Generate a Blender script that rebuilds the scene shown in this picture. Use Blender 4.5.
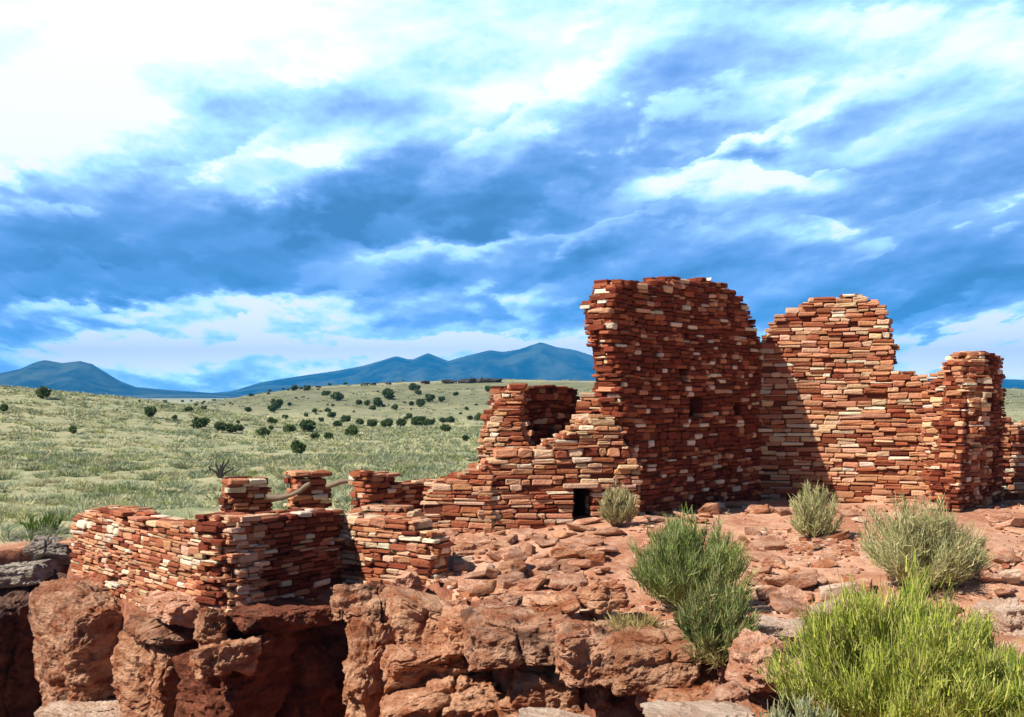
import bpy, math, random
import numpy as np
from mathutils import Vector
R = math.radians
scene = bpy.context.scene
COL = scene.collection
for o in list(bpy.data.objects):
    bpy.data.objects.remove(o)

# ---------------------------------------------------------------- camera, world, sun, exposure
F, HZ, CX = 1100.0, 397.0, 512.0
cd = bpy.data.cameras.new('camera'); cam = bpy.data.objects.new('camera', cd); COL.objects.link(cam)
cam.location = (0, 0, 0); cam.rotation_euler = (R(90), 0, 0)
cd.sensor_width = 36; cd.lens = F / 1024 * 36
cd.shift_y = (HZ - 358.5) / 1024
cd.clip_start = .1; cd.clip_end = 40000
scene.camera = cam
vs = scene.view_settings
vs.view_transform = 'Standard'; vs.look = 'None'; vs.gamma = 1; vs.use_curve_mapping = False
EXPO = 0.72
vs.exposure = EXPO
try:
    scene.cycles.use_denoising = True
    scene.cycles.max_bounces = 6; scene.cycles.volume_bounces = 0
    scene.cycles.diffuse_bounces = 2
except Exception:
    pass

SUN_D = Vector((.85, .5, -1.0)).normalized()
sl = bpy.data.lights.new('sun', 'SUN'); sl.energy = 5.0; sl.angle = R(.5); sl.color = (1, .93, .82)
so = bpy.data.objects.new('sun', sl); COL.objects.link(so)
so.rotation_euler = SUN_D.to_track_quat('-Z', 'Y').to_euler(); so.location = (-10, -5, 30)

class NT:
    def __init__(s, tree): s.t = tree; s.n = tree.nodes; s.l = tree.links
    def new(s, typ, **kw):
        n = s.n.new(typ)
        for k, v in kw.items(): setattr(n, k, v)
        return n
    def put(s, sock, v):
        if isinstance(v, bpy.types.NodeSocket): s.l.new(v, sock)
        else: sock.default_value = v
    def m(s, op, a, b=None, c=None, clamp=False):
        n = s.new('ShaderNodeMath', operation=op, use_clamp=clamp)
        for i, v in enumerate((a, b, c)):
            if v is not None: s.put(n.inputs[i], v)
        return n.outputs[0]
    def mix(s, f, a, b, mode='MIX'):
        n = s.new('ShaderNodeMix', data_type='RGBA', blend_type=mode)
        s.put(n.inputs[0], f); s.put(n.inputs[6], a); s.put(n.inputs[7], b)
        return n.outputs[2]
    def xyz(s, x, y, z):
        n = s.new('ShaderNodeCombineXYZ')
        for i, v in enumerate((x, y, z)): s.put(n.inputs[i], v)
        return n.outputs[0]
    def noise(s, vec, scale, detail=6, rough=.55, dist=0., out=0):
        n = s.new('ShaderNodeTexNoise')
        if vec is not None: s.put(n.inputs['Vector'], vec)
        n.inputs['Scale'].default_value = scale; n.inputs['Detail'].default_value = detail
        n.inputs['Roughness'].default_value = rough; n.inputs['Distortion'].default_value = dist
        return n.outputs[out]
    def ramp(s, f, stops):
        n = s.new('ShaderNodeValToRGB'); s.put(n.inputs[0], f)
        e = n.color_ramp.elements
        while len(e) < len(stops): e.new(.5)
        for q, (p, c) in zip(e, stops): q.position = p; q.color = (*c, 1) if len(c) == 3 else c
        return n.outputs[0]
    def smooth(s, v, a, b):
        n = s.new('ShaderNodeMapRange', interpolation_type='SMOOTHSTEP')
        s.put(n.inputs[0], v); n.inputs[1].default_value = a; n.inputs[2].default_value = b
        n.inputs[3].default_value = 0; n.inputs[4].default_value = 1
        return n.outputs[0]

def make_world():
    w = bpy.data.worlds.new('World'); scene.world = w; w.use_nodes = True
    T = NT(w.node_tree); T.n.clear()
    STR = .05
    bg = T.new('ShaderNodeBackground'); bg.inputs['Strength'].default_value = STR
    out = T.new('ShaderNodeOutputWorld'); T.l.new(bg.outputs[0], out.inputs[0])
    sky = T.new('ShaderNodeTexSky', sky_type='NISHITA', sun_disc=False)
    el = math.asin(-SUN_D.z)
    sky.sun_elevation = el; sky.sun_rotation = math.atan2(-SUN_D.x, -SUN_D.y) % (2 * math.pi)
    sky.altitude = 1500; sky.air_density = 1.0; sky.dust_density = .3; sky.ozone_density = 2.0
    tc = T.new('ShaderNodeTexCoord'); sp = T.new('ShaderNodeSeparateXYZ'); T.l.new(tc.outputs['Generated'], sp.inputs[0])
    x, y, z = sp.outputs
    yc = T.m('MAXIMUM', y, .15)
    U = T.m('DIVIDE', x, yc); V = T.m('MAXIMUM', T.m('DIVIDE', z, yc), 0)
    # cloud deck coordinates: layers flatten and crowd together toward the horizon
    def warp(dU, dV, ca, cb, sh):
        v2 = T.m('ADD', V, dV); u2 = T.m('ADD', U, dU)
        a = T.m('DIVIDE', u2, T.m('ADD', v2, .22))
        b = T.m('LOGARITHM', T.m('ADD', v2, .10), math.e)
        return T.xyz(T.m('MULTIPLY', T.m('SUBTRACT', a, T.m('MULTIPLY', b, -sh)), ca), T.m('MULTIPLY', T.m('SUBTRACT', b, T.m('MULTIPLY', a, sh)), cb), .37)
    def billow(dU, dV):
        big = T.noise(warp(dU, dV, 1.5, 2.1, .28), 1.0, 3, .5)
        puf = T.noise(warp(dU, dV, 3.6, 5.0, .25), 1.0, 7, .55)
        return T.m('ADD', T.m('MULTIPLY', big, .55), T.m('MULTIPLY', puf, .45))
    n0 = billow(0, 0); n1 = billow(-.006, .022); n2 = billow(-.003, .007)
    relief = T.m('ADD', T.m('MULTIPLY', T.m('SUBTRACT', n0, n1), 1.3), T.m('MULTIPLY', T.m('SUBTRACT', n0, n2), 1.3))
    nw = T.noise(warp(0, 0, 3.4, 4.6, .2), 1.0, 8, .58, 0, out=1)
    ws = T.new('ShaderNodeSeparateXYZ'); T.l.new(nw, ws.inputs[0])
    Uw = T.m('ADD', U, T.m('MULTIPLY', T.m('SUBTRACT', ws.outputs[0], .5), .20))
    Vw = T.m('ADD', V, T.m('MULTIPLY', T.m('SUBTRACT', ws.outputs[1], .5), .11))
    def blob(px, py, sx, sy, ang, amp, side=0):
        u0, v0 = (px - CX) / F, (HZ - py) / F
        c, s_ = math.cos(R(ang)), math.sin(R(ang))
        du = T.m('SUBTRACT', Uw, u0); dv = T.m('SUBTRACT', Vw, v0)
        a = T.m('MULTIPLY', T.m('ADD', T.m('MULTIPLY', du, c), T.m('MULTIPLY', dv, s_)), F / sx)
        b = T.m('MULTIPLY', T.m('ADD', T.m('MULTIPLY', du, -s_), T.m('MULTIPLY', dv, c)), F / sy)
        r = T.m('ADD', T.m('MULTIPLY', a, a), T.m('MULTIPLY', b, b))
        if side:
            amp = T.m('MULTIPLY', T.smooth(T.m('MULTIPLY', b, side), -.02, .14), amp)
        return T.m('MULTIPLY', T.m('EXPONENT', T.m('MULTIPLY', r, -1)), amp)
    dk = T.m('ADD', T.m('ADD', blob(230, 245, 400, 46, 2, 1.), blob(520, 200, 110, 34, 10, .25)), blob(930, 285, 200, 34, 8, .8))
    calm = T.m('SUBTRACT', 1, T.m('MINIMUM', T.m('MULTIPLY', dk, .72), .8))
    L = T.m('ADD', .45, T.m('MULTIPLY', T.m('MULTIPLY', T.m('SUBTRACT', n0, .5), .78), calm))
    L = T.m('ADD', L, T.m('MULTIPLY', relief, calm))
    rim = T.m('MULTIPLY', T.m('MULTIPLY', T.smooth(n0, .485, .505), T.m('SUBTRACT', 1, T.smooth(n0, .51, .60))), T.smooth(T.m('SUBTRACT', n0, n1), .0, .05))
    L = T.m('ADD', L, T.m('MULTIPLY', T.m('MULTIPLY', rim, calm), .20))
    for bl in SKY_BLOBS:
        L = T.m('ADD', L, blob(*bl))
    col = T.ramp(L, [(0., (.07, .19, .41)), (.18, (.115, .285, .62)), (.38, (.20, .385, .80)), (.56, (.34, .57, .93)), (.72, (.48, .84, 1.)), (.88, (.80, 1., 1.)), (1., (1., 1., 1.))])
    k = 1.26 / (STR * 2 ** EXPO)
    vm = T.new('ShaderNodeVectorMath', operation='SCALE'); T.l.new(col, vm.inputs[0]); hz = T.m('ADD', 1., T.m('MULTIPLY', T.m('EXPONENT', T.m('MULTIPLY', V, -1 / .04)), 2.6)); T.l.new(T.m('MULTIPLY', hz, k), vm.inputs['Scale'])
    # the storm deck fills the sky ahead; overhead and behind it opens into deep clear blue
    front = T.m('MULTIPLY', T.smooth(y, .45, .8), T.m('SUBTRACT', 1, T.smooth(z, .36, .56)))
    T.l.new(T.mix(front, sky.outputs[0], vm.outputs[0]), bg.inputs['Color'])

SKY_BLOBS = [
    # px, py, sx, sy, angle, amplitude
    (110, 10, 330, 120, 10, .72), (20, 125, 110, 50, 0, .42), (400, 0, 220, 80, 0, .20), (300, 165, 190, 30, 20, .34),
    (590, 70, 190, 50, 38, .30), (900, 40, 240, 70, 0, .34), (480, 40, 130, 80, 30, .16), (690, 40, 120, 50, 20, -.12), (650, 110, 120, 60, 30, -.10),
    (770, 130, 90, 13, 28, .30), (720, 180, 110, 22, 8, .34), (810, 235, 70, 14, 18, .16),
    (790, 158, 60, 11, -4, -.2), (940, 150, 130, 60, 0, .05),
    (120, 245, 330, 44, 4, -.36), (450, 208, 200, 34, -2, -.22), (540, 175, 110, 30, 30, -.08), (80, 292, 260, 22, 2, -.20),
    (440, 244, 110, 13, 6, .34), (560, 250, 70, 18, 30, .14), (640, 262, 150, 30, 10, -.26), (930, 285, 220, 36, 8, -.28),
    (110, 315, 150, 12, 0, .36), (310, 322, 200, 11, 0, .38), (250, 350, 240, 15, 0, .52), (430, 345, 140, 14, 3, .46), (100, 345, 200, 10, 0, .30), (520, 296, 130, 18, 0, -.06),
    (980, 336, 120, 16, 4, .50), (930, 360, 120, 11, 0, .36), (236, 342, 34, 10, 30, .28), (560, 350, 120, 13, 0, .34),
    (280, 372, 480, 20, 0, .34), (1000, 376, 150, 20, 0, .3),
    # crisp edges: side -1 is a sunlit cloud top fading downward, +1 a dark base fading upward
    (215, 140, 75, 46, 18, .26, -1), (520, 105, 130, 60, 38, .22, -1), (735, 138, 60, 16, 28, .30, -1), (725, 160, 100, 46, 6, .26, -1), (828, 222, 32, 26, 0, .22, -1),
    (470, 233, 66, 26, 10, .28, -1), (232, 328, 28, 16, 35, .30, -1), (400, 336, 170, 14, 3, .24, -1), (980, 318, 110, 32, 10, .30, -1), (95, 304, 90, 13, 0, .22, -1),
    (440, 236, 190, 60, -2, -.20, 1), (150, 302, 250, 46, 0, -.16, 1), (790, 166, 70, 15, 0, -.2, 1), (640, 292, 160, 40, 8, -.16, 1), (900, 312, 150, 40, 8, -.2, 1),
    (600, 225, 90, 18, 16, .20, -1), (700, 222, 80, 20, 5, .14, -1), (930, 200, 90, 20, 12, .12, -1), (300, 298, 120, 14, 0, .14, -1),
]
make_world()

# ---------------------------------------------------------------- helpers
def gx(px, Y): return (px - CX) / F * Y
def gz(py, Y): return (HZ - py) / F * Y

def _h(ix, iy, iz, s):
    n = (ix.astype(np.int64) * 374761393 + iy.astype(np.int64) * 668265263 + iz.astype(np.int64) * 1274126177 + s * 362437) & 0xFFFFFFFF
    n = ((n ^ (n >> 13)) * 1103515245) & 0xFFFFFFFF
    n = ((n ^ (n >> 16)) * 2246822519) & 0xFFFFFFFF
    n = n ^ (n >> 15)
    return (n & 0xFFFFFF) / float(0xFFFFFF) * 2 - 1
def vn(p, s=0):
    p = np.asarray(p, float); i = np.floor(p); f = p - i; f = f * f * f * (f * (f * 6 - 15) + 10)
    ix, iy, iz = i[:, 0], i[:, 1], i[:, 2]; r = 0
    for dx in (0, 1):
        wx = f[:, 0] if dx else 1 - f[:, 0]
        for dy in (0, 1):
            wy = f[:, 1] if dy else 1 - f[:, 1]
            for dz in (0, 1):
                wz = f[:, 2] if dz else 1 - f[:, 2]
                r = r + wx * wy * wz * _h(ix + dx, iy + dy, iz + dz, s)
    return r
def fbm(p, octv=4, s=0, gain=.5):
    p = np.asarray(p, float); r = 0; a = 1.
    for k in range(octv):
        r = r + a * vn(p + 17.3 * k, s + k); p = p * 2.03; a *= gain
    return r
def sst(a, b, v):
    t = np.clip((v - a) / (b - a), 0, 1); return t * t * (3 - 2 * t)

def mesh_obj(name, verts, faces, mat, parent=None, loc=None, col=None, smooth=False):
    """verts in world space (or local if loc is None); faces (n,3) or (n,4) array"""
    verts = np.asarray(verts, np.float64); faces = np.asarray(faces, np.int32)
    if loc is not None: verts = verts - np.asarray(loc)
    me = bpy.data.meshes.new(name)
    nv, nf, k = len(verts), len(faces), faces.shape[1]
    me.vertices.add(nv); me.vertices.foreach_set('co', verts.astype(np.float32).ravel())
    me.loops.add(nf * k); me.loops.foreach_set('vertex_index', faces.ravel())
    me.polygons.add(nf); me.polygons.foreach_set('loop_start', np.arange(0, nf * k, k, dtype=np.int32))
    try: me.polygons.foreach_set('loop_total', np.full(nf, k, np.int32))
    except Exception: pass
    me.update(calc_edges=True)
    me.polygons.foreach_set('use_smooth', np.full(nf, bool(smooth)))
    if col is not None:
        at = me.color_attributes.new('tint', 'FLOAT_COLOR', 'POINT')
        c = np.ones((nv, 4), np.float32); c[:, :3] = col
        at.data.foreach_set('color', c.ravel())
    me.validate(); me.materials.append(mat)
    o = bpy.data.objects.new(name, me); COL.objects.link(o)
    if parent is not None: o.parent = parent
    elif loc is not None: o.location = loc
    return o
def tag(o, label=None, cat=None, group=None, kind=None):
    if label and not kind and cat: kind = 'thing'
    for k, v in (('label', label), ('category', cat), ('group', group), ('kind', kind)):
        if v: o[k] = v
    return o
def thing(name, label, cat, loc, group=None):
    o = bpy.data.objects.new(name, None); COL.objects.link(o); o.location = loc; o.empty_display_size = .2
    return tag(o, label, cat, group)

# ---------------------------------------------------------------- materials
def base_mat(name, rough=.9):
    m = bpy.data.materials.new(name); m.use_nodes = True
    T = NT(m.node_tree); b = T.n['Principled BSDF']; b.inputs['Roughness'].default_value = rough
    b.inputs['Specular IOR Level'].default_value = .15
    return m, T, b
def bump(T, b, h, dist, strength=1.):
    n = T.new('ShaderNodeBump'); n.inputs['Strength'].default_value = strength; n.inputs['Distance'].default_value = dist
    T.l.new(h, n.inputs['Height']); T.l.new(n.outputs[0], b.inputs['Normal'])
def attr(T, name='tint'):
    n = T.new('ShaderNodeAttribute'); n.attribute_name = name; return n.outputs['Color']
def opos(T):
    return T.new('ShaderNodeNewGeometry').outputs['Position']

def mat_masonry():
    m, T, b = base_mat('masonry_stone', .92)
    p = opos(T); c = attr(T)
    n = T.noise(p, 9, 6, .65); n2 = T.noise(p, 42, 4, .6)
    f = T.m('ADD', .55, T.m('MULTIPLY', T.m('ADD', T.m('MULTIPLY', n, .5), T.m('MULTIPLY', n2, .5)), .9))
    c2 = T.mix(1., c, T.xyz(f, f, f), 'MULTIPLY')
    st = T.smooth(T.noise(p, 1.4, 5, .6), .56, .72)
    c3 = T.mix(T.m('MULTIPLY', st, .4), c2, (.16, .06, .035, 1))
    T.l.new(c3, b.inputs['Base Color'])
    bump(T, b, T.m('ADD', T.noise(p, 22, 7, .72), T.m('MULTIPLY', n, .7)), .035, 1.)
    return m
def mat_rock(name, c_lo, c_hi, c_varn, varn=.55, sc=1.):
    m, T, b = base_mat(name, .93)
    p = opos(T)
    mp = T.new('ShaderNodeMapping'); T.l.new(p, mp.inputs[0]); mp.inputs['Scale'].default_value = (1, 1, 2.6)
    n = T.noise(mp.outputs[0], 2.2 * sc, 8, .62, .3)
    col = T.mix(T.smooth(n, .36, .64), (*c_lo, 1), (*c_hi, 1))
    v = T.smooth(T.noise(p, 1.5 * sc, 8, .72, .6), varn, varn + .13)
    col = T.mix(T.m('MULTIPLY', v, .85), col, (*c_varn, 1))
    sp = T.smooth(T.noise(p, 34 * sc, 3, .6), .60, .72)
    col = T.mix(T.m('MULTIPLY', sp, .6), col, (*[q * .45 for q in c_lo], 1))
    rnd_ = T.new('ShaderNodeObjectInfo').outputs['Random']; f = T.m('ADD', .80, T.m('MULTIPLY', rnd_, .40))
    col = T.mix(1., col, T.xyz(f, f, f), 'MULTIPLY')
    g_ = T.m('ADD', .7, T.m('MULTIPLY', T.noise(p, 60 * sc, 5, .75), .6)); col = T.mix(1., col, T.xyz(g_, g_, g_), 'MULTIPLY')
    T.l.new(col, b.inputs['Base Color'])
    pit = T.new('ShaderNodeTexVoronoi', feature='F1'); T.l.new(p, pit.inputs['Vector']); pit.inputs['Scale'].default_value = 11 * sc
    h = T.m('ADD', T.noise(mp.outputs[0], 5 * sc, 9, .7, .2), T.m('MULTIPLY', T.m('MINIMUM', pit.outputs['Distance'], .5), .35))
    bump(T, b, h, .16 / sc, 1.)
    return m
def mat_foliage(name, trans=.35):
    m = bpy.data.materials.new(name); m.use_nodes = True
    T = NT(m.node_tree); T.n.clear()
    out = T.new('ShaderNodeOutputMaterial'); d = T.new('ShaderNodeBsdfDiffuse'); t = T.new('ShaderNodeBsdfTranslucent')
    c = attr(T); n = T.noise(opos(T), 6, 3, .5)
    f = T.m('ADD', .75, T.m('MULTIPLY', n, .5)); c = T.mix(1., c, T.xyz(f, f, f), 'MULTIPLY')
    T.l.new(c, d.inputs[0]); T.l.new(c, t.inputs[0])
    mx = T.new('ShaderNodeMixShader'); mx.inputs[0].default_value = trans
    T.l.new(d.outputs[0], mx.inputs[1]); T.l.new(t.outputs[0], mx.inputs[2]); T.l.new(mx.outputs[0], out.inputs[0])
    return m
def mat_wood(name, c1, c2):
    m, T, b = base_mat(name, .85)
    tc = T.new('ShaderNodeTexCoord').outputs['Object']
    mp = T.new('ShaderNodeMapping'); T.l.new(tc, mp.inputs[0]); mp.inputs['Scale'].default_value = (3, 30, 30)
    n = T.noise(mp.outputs[0], 1.5, 6, .6)
    T.l.new(T.mix(n, (*c1, 1), (*c2, 1)), b.inputs['Base Color']); bump(T, b, n, .01, .8)
    return m
def mat_ground():
    m, T, b = base_mat('ground_soil', .95)
    p = opos(T); a = T.new('ShaderNodeSeparateColor'); T.l.new(attr(T), a.inputs[0])
    red, rock, dark = a.outputs
    n1 = T.noise(p, .55, 7, .62, .4); n2 = T.noise(p, 4.5, 7, .65); n3 = T.noise(p, 40, 4, .6)
    soil = T.mix(T.smooth(n1, .38, .62), (.42, .18, .10, 1), (.60, .335, .215, 1))
    soil = T.mix(T.m('MULTIPLY', T.smooth(n2, .5, .68), .75), soil, (.34, .155, .09, 1))
    soil = T.mix(T.m('MULTIPLY', T.smooth(n2, .5, .34), .6), soil, (.66, .425, .295, 1))
    peb = T.smooth(n3, .58, .7); soil = T.mix(T.m('MULTIPLY', peb, .5), soil, (.70, .50, .38, 1))
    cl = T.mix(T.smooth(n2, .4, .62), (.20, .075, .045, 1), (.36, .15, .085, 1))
    # plain: straw over sandy soil with grey green drifts
    g1 = T.noise(p, .045, 6, .6, .5); g2 = T.noise(p, .5, 6, .7); g3 = T.noise(p, 3.2, 5, .7)
    gr = T.mix(T.smooth(g3, .38, .62), (.28, .30, .16, 1), (.48, .46, .27, 1))
    gr = T.mix(T.m('MULTIPLY', T.smooth(g2, .42, .62), .7), gr, (.27, .31, .16, 1))
    gr = T.mix(T.m('MULTIPLY', T.smooth(g1, .5, .66), .65), gr, (.52, .48, .28, 1))
    gr = T.mix(T.m('MULTIPLY', T.smooth(T.noise(p, .9, 5, .6), .62, .7), .8), gr, (.52, .34, .22, 1))
    gr = T.mix(T.m('MULTIPLY', T.smooth(T.noise(p, 1.9, 6, .7), .48, .6), .75), gr, (.50, .37, .23, 1))
    gr = T.mix(T.m('MULTIPLY', T.smooth(T.noise(p, .75, 8, .75), .47, .58), .7), gr, (.20, .235, .125, 1))
    gr = T.mix(dark, gr, T.mix(T.smooth(T.noise(p, .25, 6, .7), .4, .62), (.10, .11, .06, 1), (.21, .205, .115, 1)))
    rf = T.smooth(T.m('ADD', red, T.m('MULTIPLY', T.m('SUBTRACT', n1, .5), .8)), .4, .6)
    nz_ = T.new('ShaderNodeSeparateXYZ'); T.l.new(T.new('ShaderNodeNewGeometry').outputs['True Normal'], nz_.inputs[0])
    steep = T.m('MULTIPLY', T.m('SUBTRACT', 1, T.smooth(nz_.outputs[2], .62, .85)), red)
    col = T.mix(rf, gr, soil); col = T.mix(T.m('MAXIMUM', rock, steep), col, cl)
    T.l.new(col, b.inputs['Base Color'])
    bump(T, b, T.m('ADD', T.m('MULTIPLY', n2, 1.), T.m('MULTIPLY', n3, .3)), .09, .8)
    return m
def mat_mountain():
    m, T, b = base_mat('mountain_forest', .95)
    p = opos(T)
    n = T.noise(p, .004, 8, .65)
    T.l.new(T.mix(T.smooth(n, .4, .62), (.008, .025, .03, 1), (.085, .11, .08, 1)), b.inputs['Base Color'])
    return m
M_STONE = mat_masonry()
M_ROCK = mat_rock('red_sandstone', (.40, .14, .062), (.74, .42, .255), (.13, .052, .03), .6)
def mat_darkbox():
    m, T, b = base_mat('dark_box_mud', .95); n = T.noise(opos(T), 14, 5, .6)
    T.l.new(T.mix(n, (.10, .035, .02, 1), (.17, .06, .032, 1)), b.inputs['Base Color']); bump(T, b, n, .02, .6); return m
M_DARKBOX = mat_darkbox()  # dark mortar tone for the boxes added behind wall openings
M_DRED_SHADE = mat_rock('shaded_varnished_sandstone', (.17, .05, .027), (.30, .105, .058), (.06, .03, .02), .52)  # desert varnish plus the cliff's shade, both put into the rock colour
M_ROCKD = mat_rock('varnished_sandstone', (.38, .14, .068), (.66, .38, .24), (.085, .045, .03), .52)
M_PALE = mat_rock('pale_sandstone', (.58, .37, .255), (.77, .58, .44), (.32, .18, .11), .68)
M_SLAB = mat_rock('slab_sandstone', (.42, .18, .10), (.64, .38, .26), (.2, .085, .05), .66, 2.)
M_GREY = mat_rock('dark_canyon_rock', (.11, .055, .04), (.19, .105, .075), (.045, .028, .022), .5)
M_LEDGE = mat_rock('pale_ledge_rock', (.30, .24, .19), (.52, .45, .37), (.12, .08, .06), .56)
M_BASALT = mat_rock('dark_basalt', (.05, .04, .035), (.09, .075, .06), (.02, .018, .016), .6)
M_FOL = mat_foliage('leaf_green')
M_GRASS = mat_foliage('grass_blades', .3)
M_WOODY = mat_wood('woody_stem', (.10, .06, .035), (.22, .15, .10))
M_LOG = mat_wood('weathered_log', (.10, .065, .045), (.34, .25, .18))
M_CHAR = mat_wood('charred_wood', (.015, .012, .01), (.05, .04, .035))
M_GROUND = mat_ground()
M_MTN = mat_mountain()

# ---------------------------------------------------------------- terrain
CP = np.array([  # x, y, z control points of the mesa and its surroundings
    (0, 0, -1.75), (3, 3, -1.8), (-3, 3, -1.8), (-3, -6, -1.8), (5, -6, -1.8), (8, 6, -2.0), (2.2, 7, -2.1), (5, 9, -2.2), (0, 5.8, -1.9), (-5, 5.8, -2),
    (1.6, 9.2, -2.38), (-.3, 11, -2.5), (-1, 12.5, -2.62), (-1.6, 14.8, -2.75), (0, 13, -2.42), (0, 15, -2.36), (-1.1, 16.3, -2.75), (-.8, 18, -2.45),
    (1, 17, -2.27), (2, 19, -2.2), (2.3, 20, -2.13), (5.3, 22, -2.13), (8, 22, -2.15), (9, 20, -2.2), (12, 22, -2.2), (16, 18, -2.2), (6, 15, -2.24), (10, 14, -2.25), (13, 10, -2.2), (3, 12, -2.33),
    (-1.6, 19.5, -2.42), (0, 19.5, -2.28), (-1, 22, -2.5), (2, 24, -2.4), (5, 26, -2.5), (10, 26, -2.4),
    (-8, 20.2, -3.2), (-4, 15.6, -2.98), (-2.7, 17.5, -3.0), (-6, 18, -3.1), (-5, 19.5, -2.9), (-3, 20.5, -2.75), (-6, 23, -3.0), (-10, 24, -3.12), (-12, 20, -3.1), (-16, 18, -3.1), (-16, 26, -3.15),
    (-5, 27, -3.05), (1, 29, -2.9), (8, 31, -2.8), (18, 30, -2.6), (-12, 33, -3.2), (0, 36, -3.2), (14, 37, -3.0), (-22, 30, -3.1), (22, 22, -2.3), (-22, 12, -2.6), (22, 5, -2.)])
CANYON = np.array([(2.1, 8.55), (1.5, 9.25), (.55, 10.1), (-.35, 11.0), (-.95, 12.4), (-1.35, 13.6), (-1.75, 15.2), (-2.5, 16.75), (-3.0, 16.6), (-3.75, 15.35),
                   (-4.2, 15.15), (-5.4, 16.6), (-6.8, 18.2), (-8.2, 19.7), (-8.7, 20.9), (-8.9, 22.9), (-9.5, 22.9), (-10.5, 21.4), (-12.9, 18.0), (-17, 14), (-17, 7.5), (-10, 6.6), (-4, 6.3), (0, 6.5), (1.2, 7.0)])
def far_h(x, y):
    z = -3.2 - .8 * sst(60, 260, y) + .12 * 0
    # low hill at the left
    ridge = np.interp(x, [-140, -90, -56, -49, -41.5, -33, -22], [3.4, 2.6, 1.3, .55, -.25, -1.7, -3.3])
    z = z + np.maximum(ridge + 3.3, 0) * np.where(y < 120, sst(34, 120, y), 1 - sst(120, 190, y))
    # mesa in the middle distance
    top = np.interp(x, [-120, -90, -77, -58, -45, -30, -3, 60, 120, 190, 260, 330], [-4, -3.2, -.2, 2.4, 3.2, 3.9, 4.5, 4.2, 3.0, .5, -1.5, -4])
    up = np.where(y < 300, .72 * sst(170, 286, y) + .28 * sst(284, 300, y), 1 - sst(330, 600, y))
    z = z + np.maximum(top + 4., 0) * up
    z = z + .35 * sst(40, 120, y) * fbm(np.stack([x * .02, y * .02, 0 * x], 1), 4, 5) * (1 - sst(800, 1500, y))
    return z
def poly_sd(x, y, P):
    d = np.full(x.shape, 1e9); ins = np.zeros(x.shape, bool); n = len(P)
    for i in range(n):
        a, b = P[i], P[(i + 1) % n]; ex, ey = b - a
        t = np.clip(((x - a[0]) * ex + (y - a[1]) * ey) / (ex * ex + ey * ey), 0, 1)
        d = np.minimum(d, np.hypot(x - a[0] - t * ex, y - a[1] - t * ey))
        c = ((a[1] > y) != (b[1] > y)) & (x < ex * (y - a[1]) / (ey if abs(ey) > 1e-9 else 1e-9) + a[0]); ins ^= c
    return np.where(ins, -d, d)
def height(x, y, full=False):
    x = np.atleast_1d(np.asarray(x, float)); y = np.atleast_1d(np.asarray(y, float))
    num = 0; den = 0
    for cx_, cy_, cz_ in CP:
        w = 1 / ((x - cx_) ** 2 + (y - cy_) ** 2 + .35) ** 1.6
        num = num + w * cz_; den = den + w
    near = num / den
    wf = np.maximum(sst(30, 46, y), np.maximum(sst(20, 34, np.abs(x)), sst(8, 40, -y)))
    fh = far_h(x, np.maximum(y, 0)); fh = np.where(y < 10, np.minimum(fh, -2.4), fh)
    z = near * (1 - wf) + fh * wf
    p = np.stack([x, y, 0 * x], 1)
    nearw = 1 - sst(40, 80, np.hypot(x, y))
    z = z + nearw * (.05 * fbm(p * .7, 3, 1) + .025 * fbm(p * 2.7, 3, 2))
    tt = 1.6 * fbm(p * np.array((.55, .9, 1)) + 3, 3, 15); fr_ = tt - np.floor(tt)
    z = z + .075 * (np.floor(tt) + sst(.72, .95, fr_) - .5) * sst(9, 11, y) * (1 - sst(15.5, 17.5, y)) * sst(-1.5, -.3, x + .35 * (16 - y) * 0) * (1 - sst(9, 12, x))
    m = (np.abs(x + 7) < 16) & (np.abs(y - 14) < 16)
    ins = np.zeros_like(z)
    if m.any():
        pj = p[m]; jx = .22 * fbm(pj * 1.3, 3, 7); jy = .22 * fbm(pj * 1.3 + 31, 3, 8)
        sd = poly_sd(x[m] + jx, y[m] + jy, CANYON)
        sh = np.where(x[m] > -2.1, .85, .34)
        k = sst(.02, .45, sh - sd)
        fl = -6.6 + .5 * fbm(pj * .5, 3, 9)
        z[m] = z[m] * (1 - k) + fl * k; ins[m] = k
    return (z, ins) if full else z
def hit(px, py, y0=5., y1=900.):
    """world point where the sight line through a pixel meets the ground"""
    Y = y0 * (y1 / y0) ** np.linspace(0, 1, 1500)
    d = gz(py, Y) - height(gx(px, Y), Y)
    j = int(np.argmax(d <= 0)) if (d <= 0).any() else len(Y) - 1
    return Vector((gx(px, Y[j]), Y[j], float(height(gx(px, Y[j]), Y[j])[0])))

def axis(lo, hi, step, end_lo, end_hi, g=1.07):
    c = list(np.arange(lo, hi + 1e-6, step)); s = step
    v = hi
    while v < end_hi: s *= g; v += s; c.append(v)
    s = step; v = lo
    while v > end_lo: s *= g; v -= s; c.insert(0, v)
    return np.array(c)
xs = axis(-14, 13, .15, -9000, 9000); ys = axis(5, 31, .15, -1500, 9000, 1.06)
GX, GY = np.meshgrid(xs, ys); gxv, gyv = GX.ravel(), GY.ravel()
gzv, gins = height(gxv, gyv, True)
pp = np.stack([gxv, gyv, 0 * gxv], 1)
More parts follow.
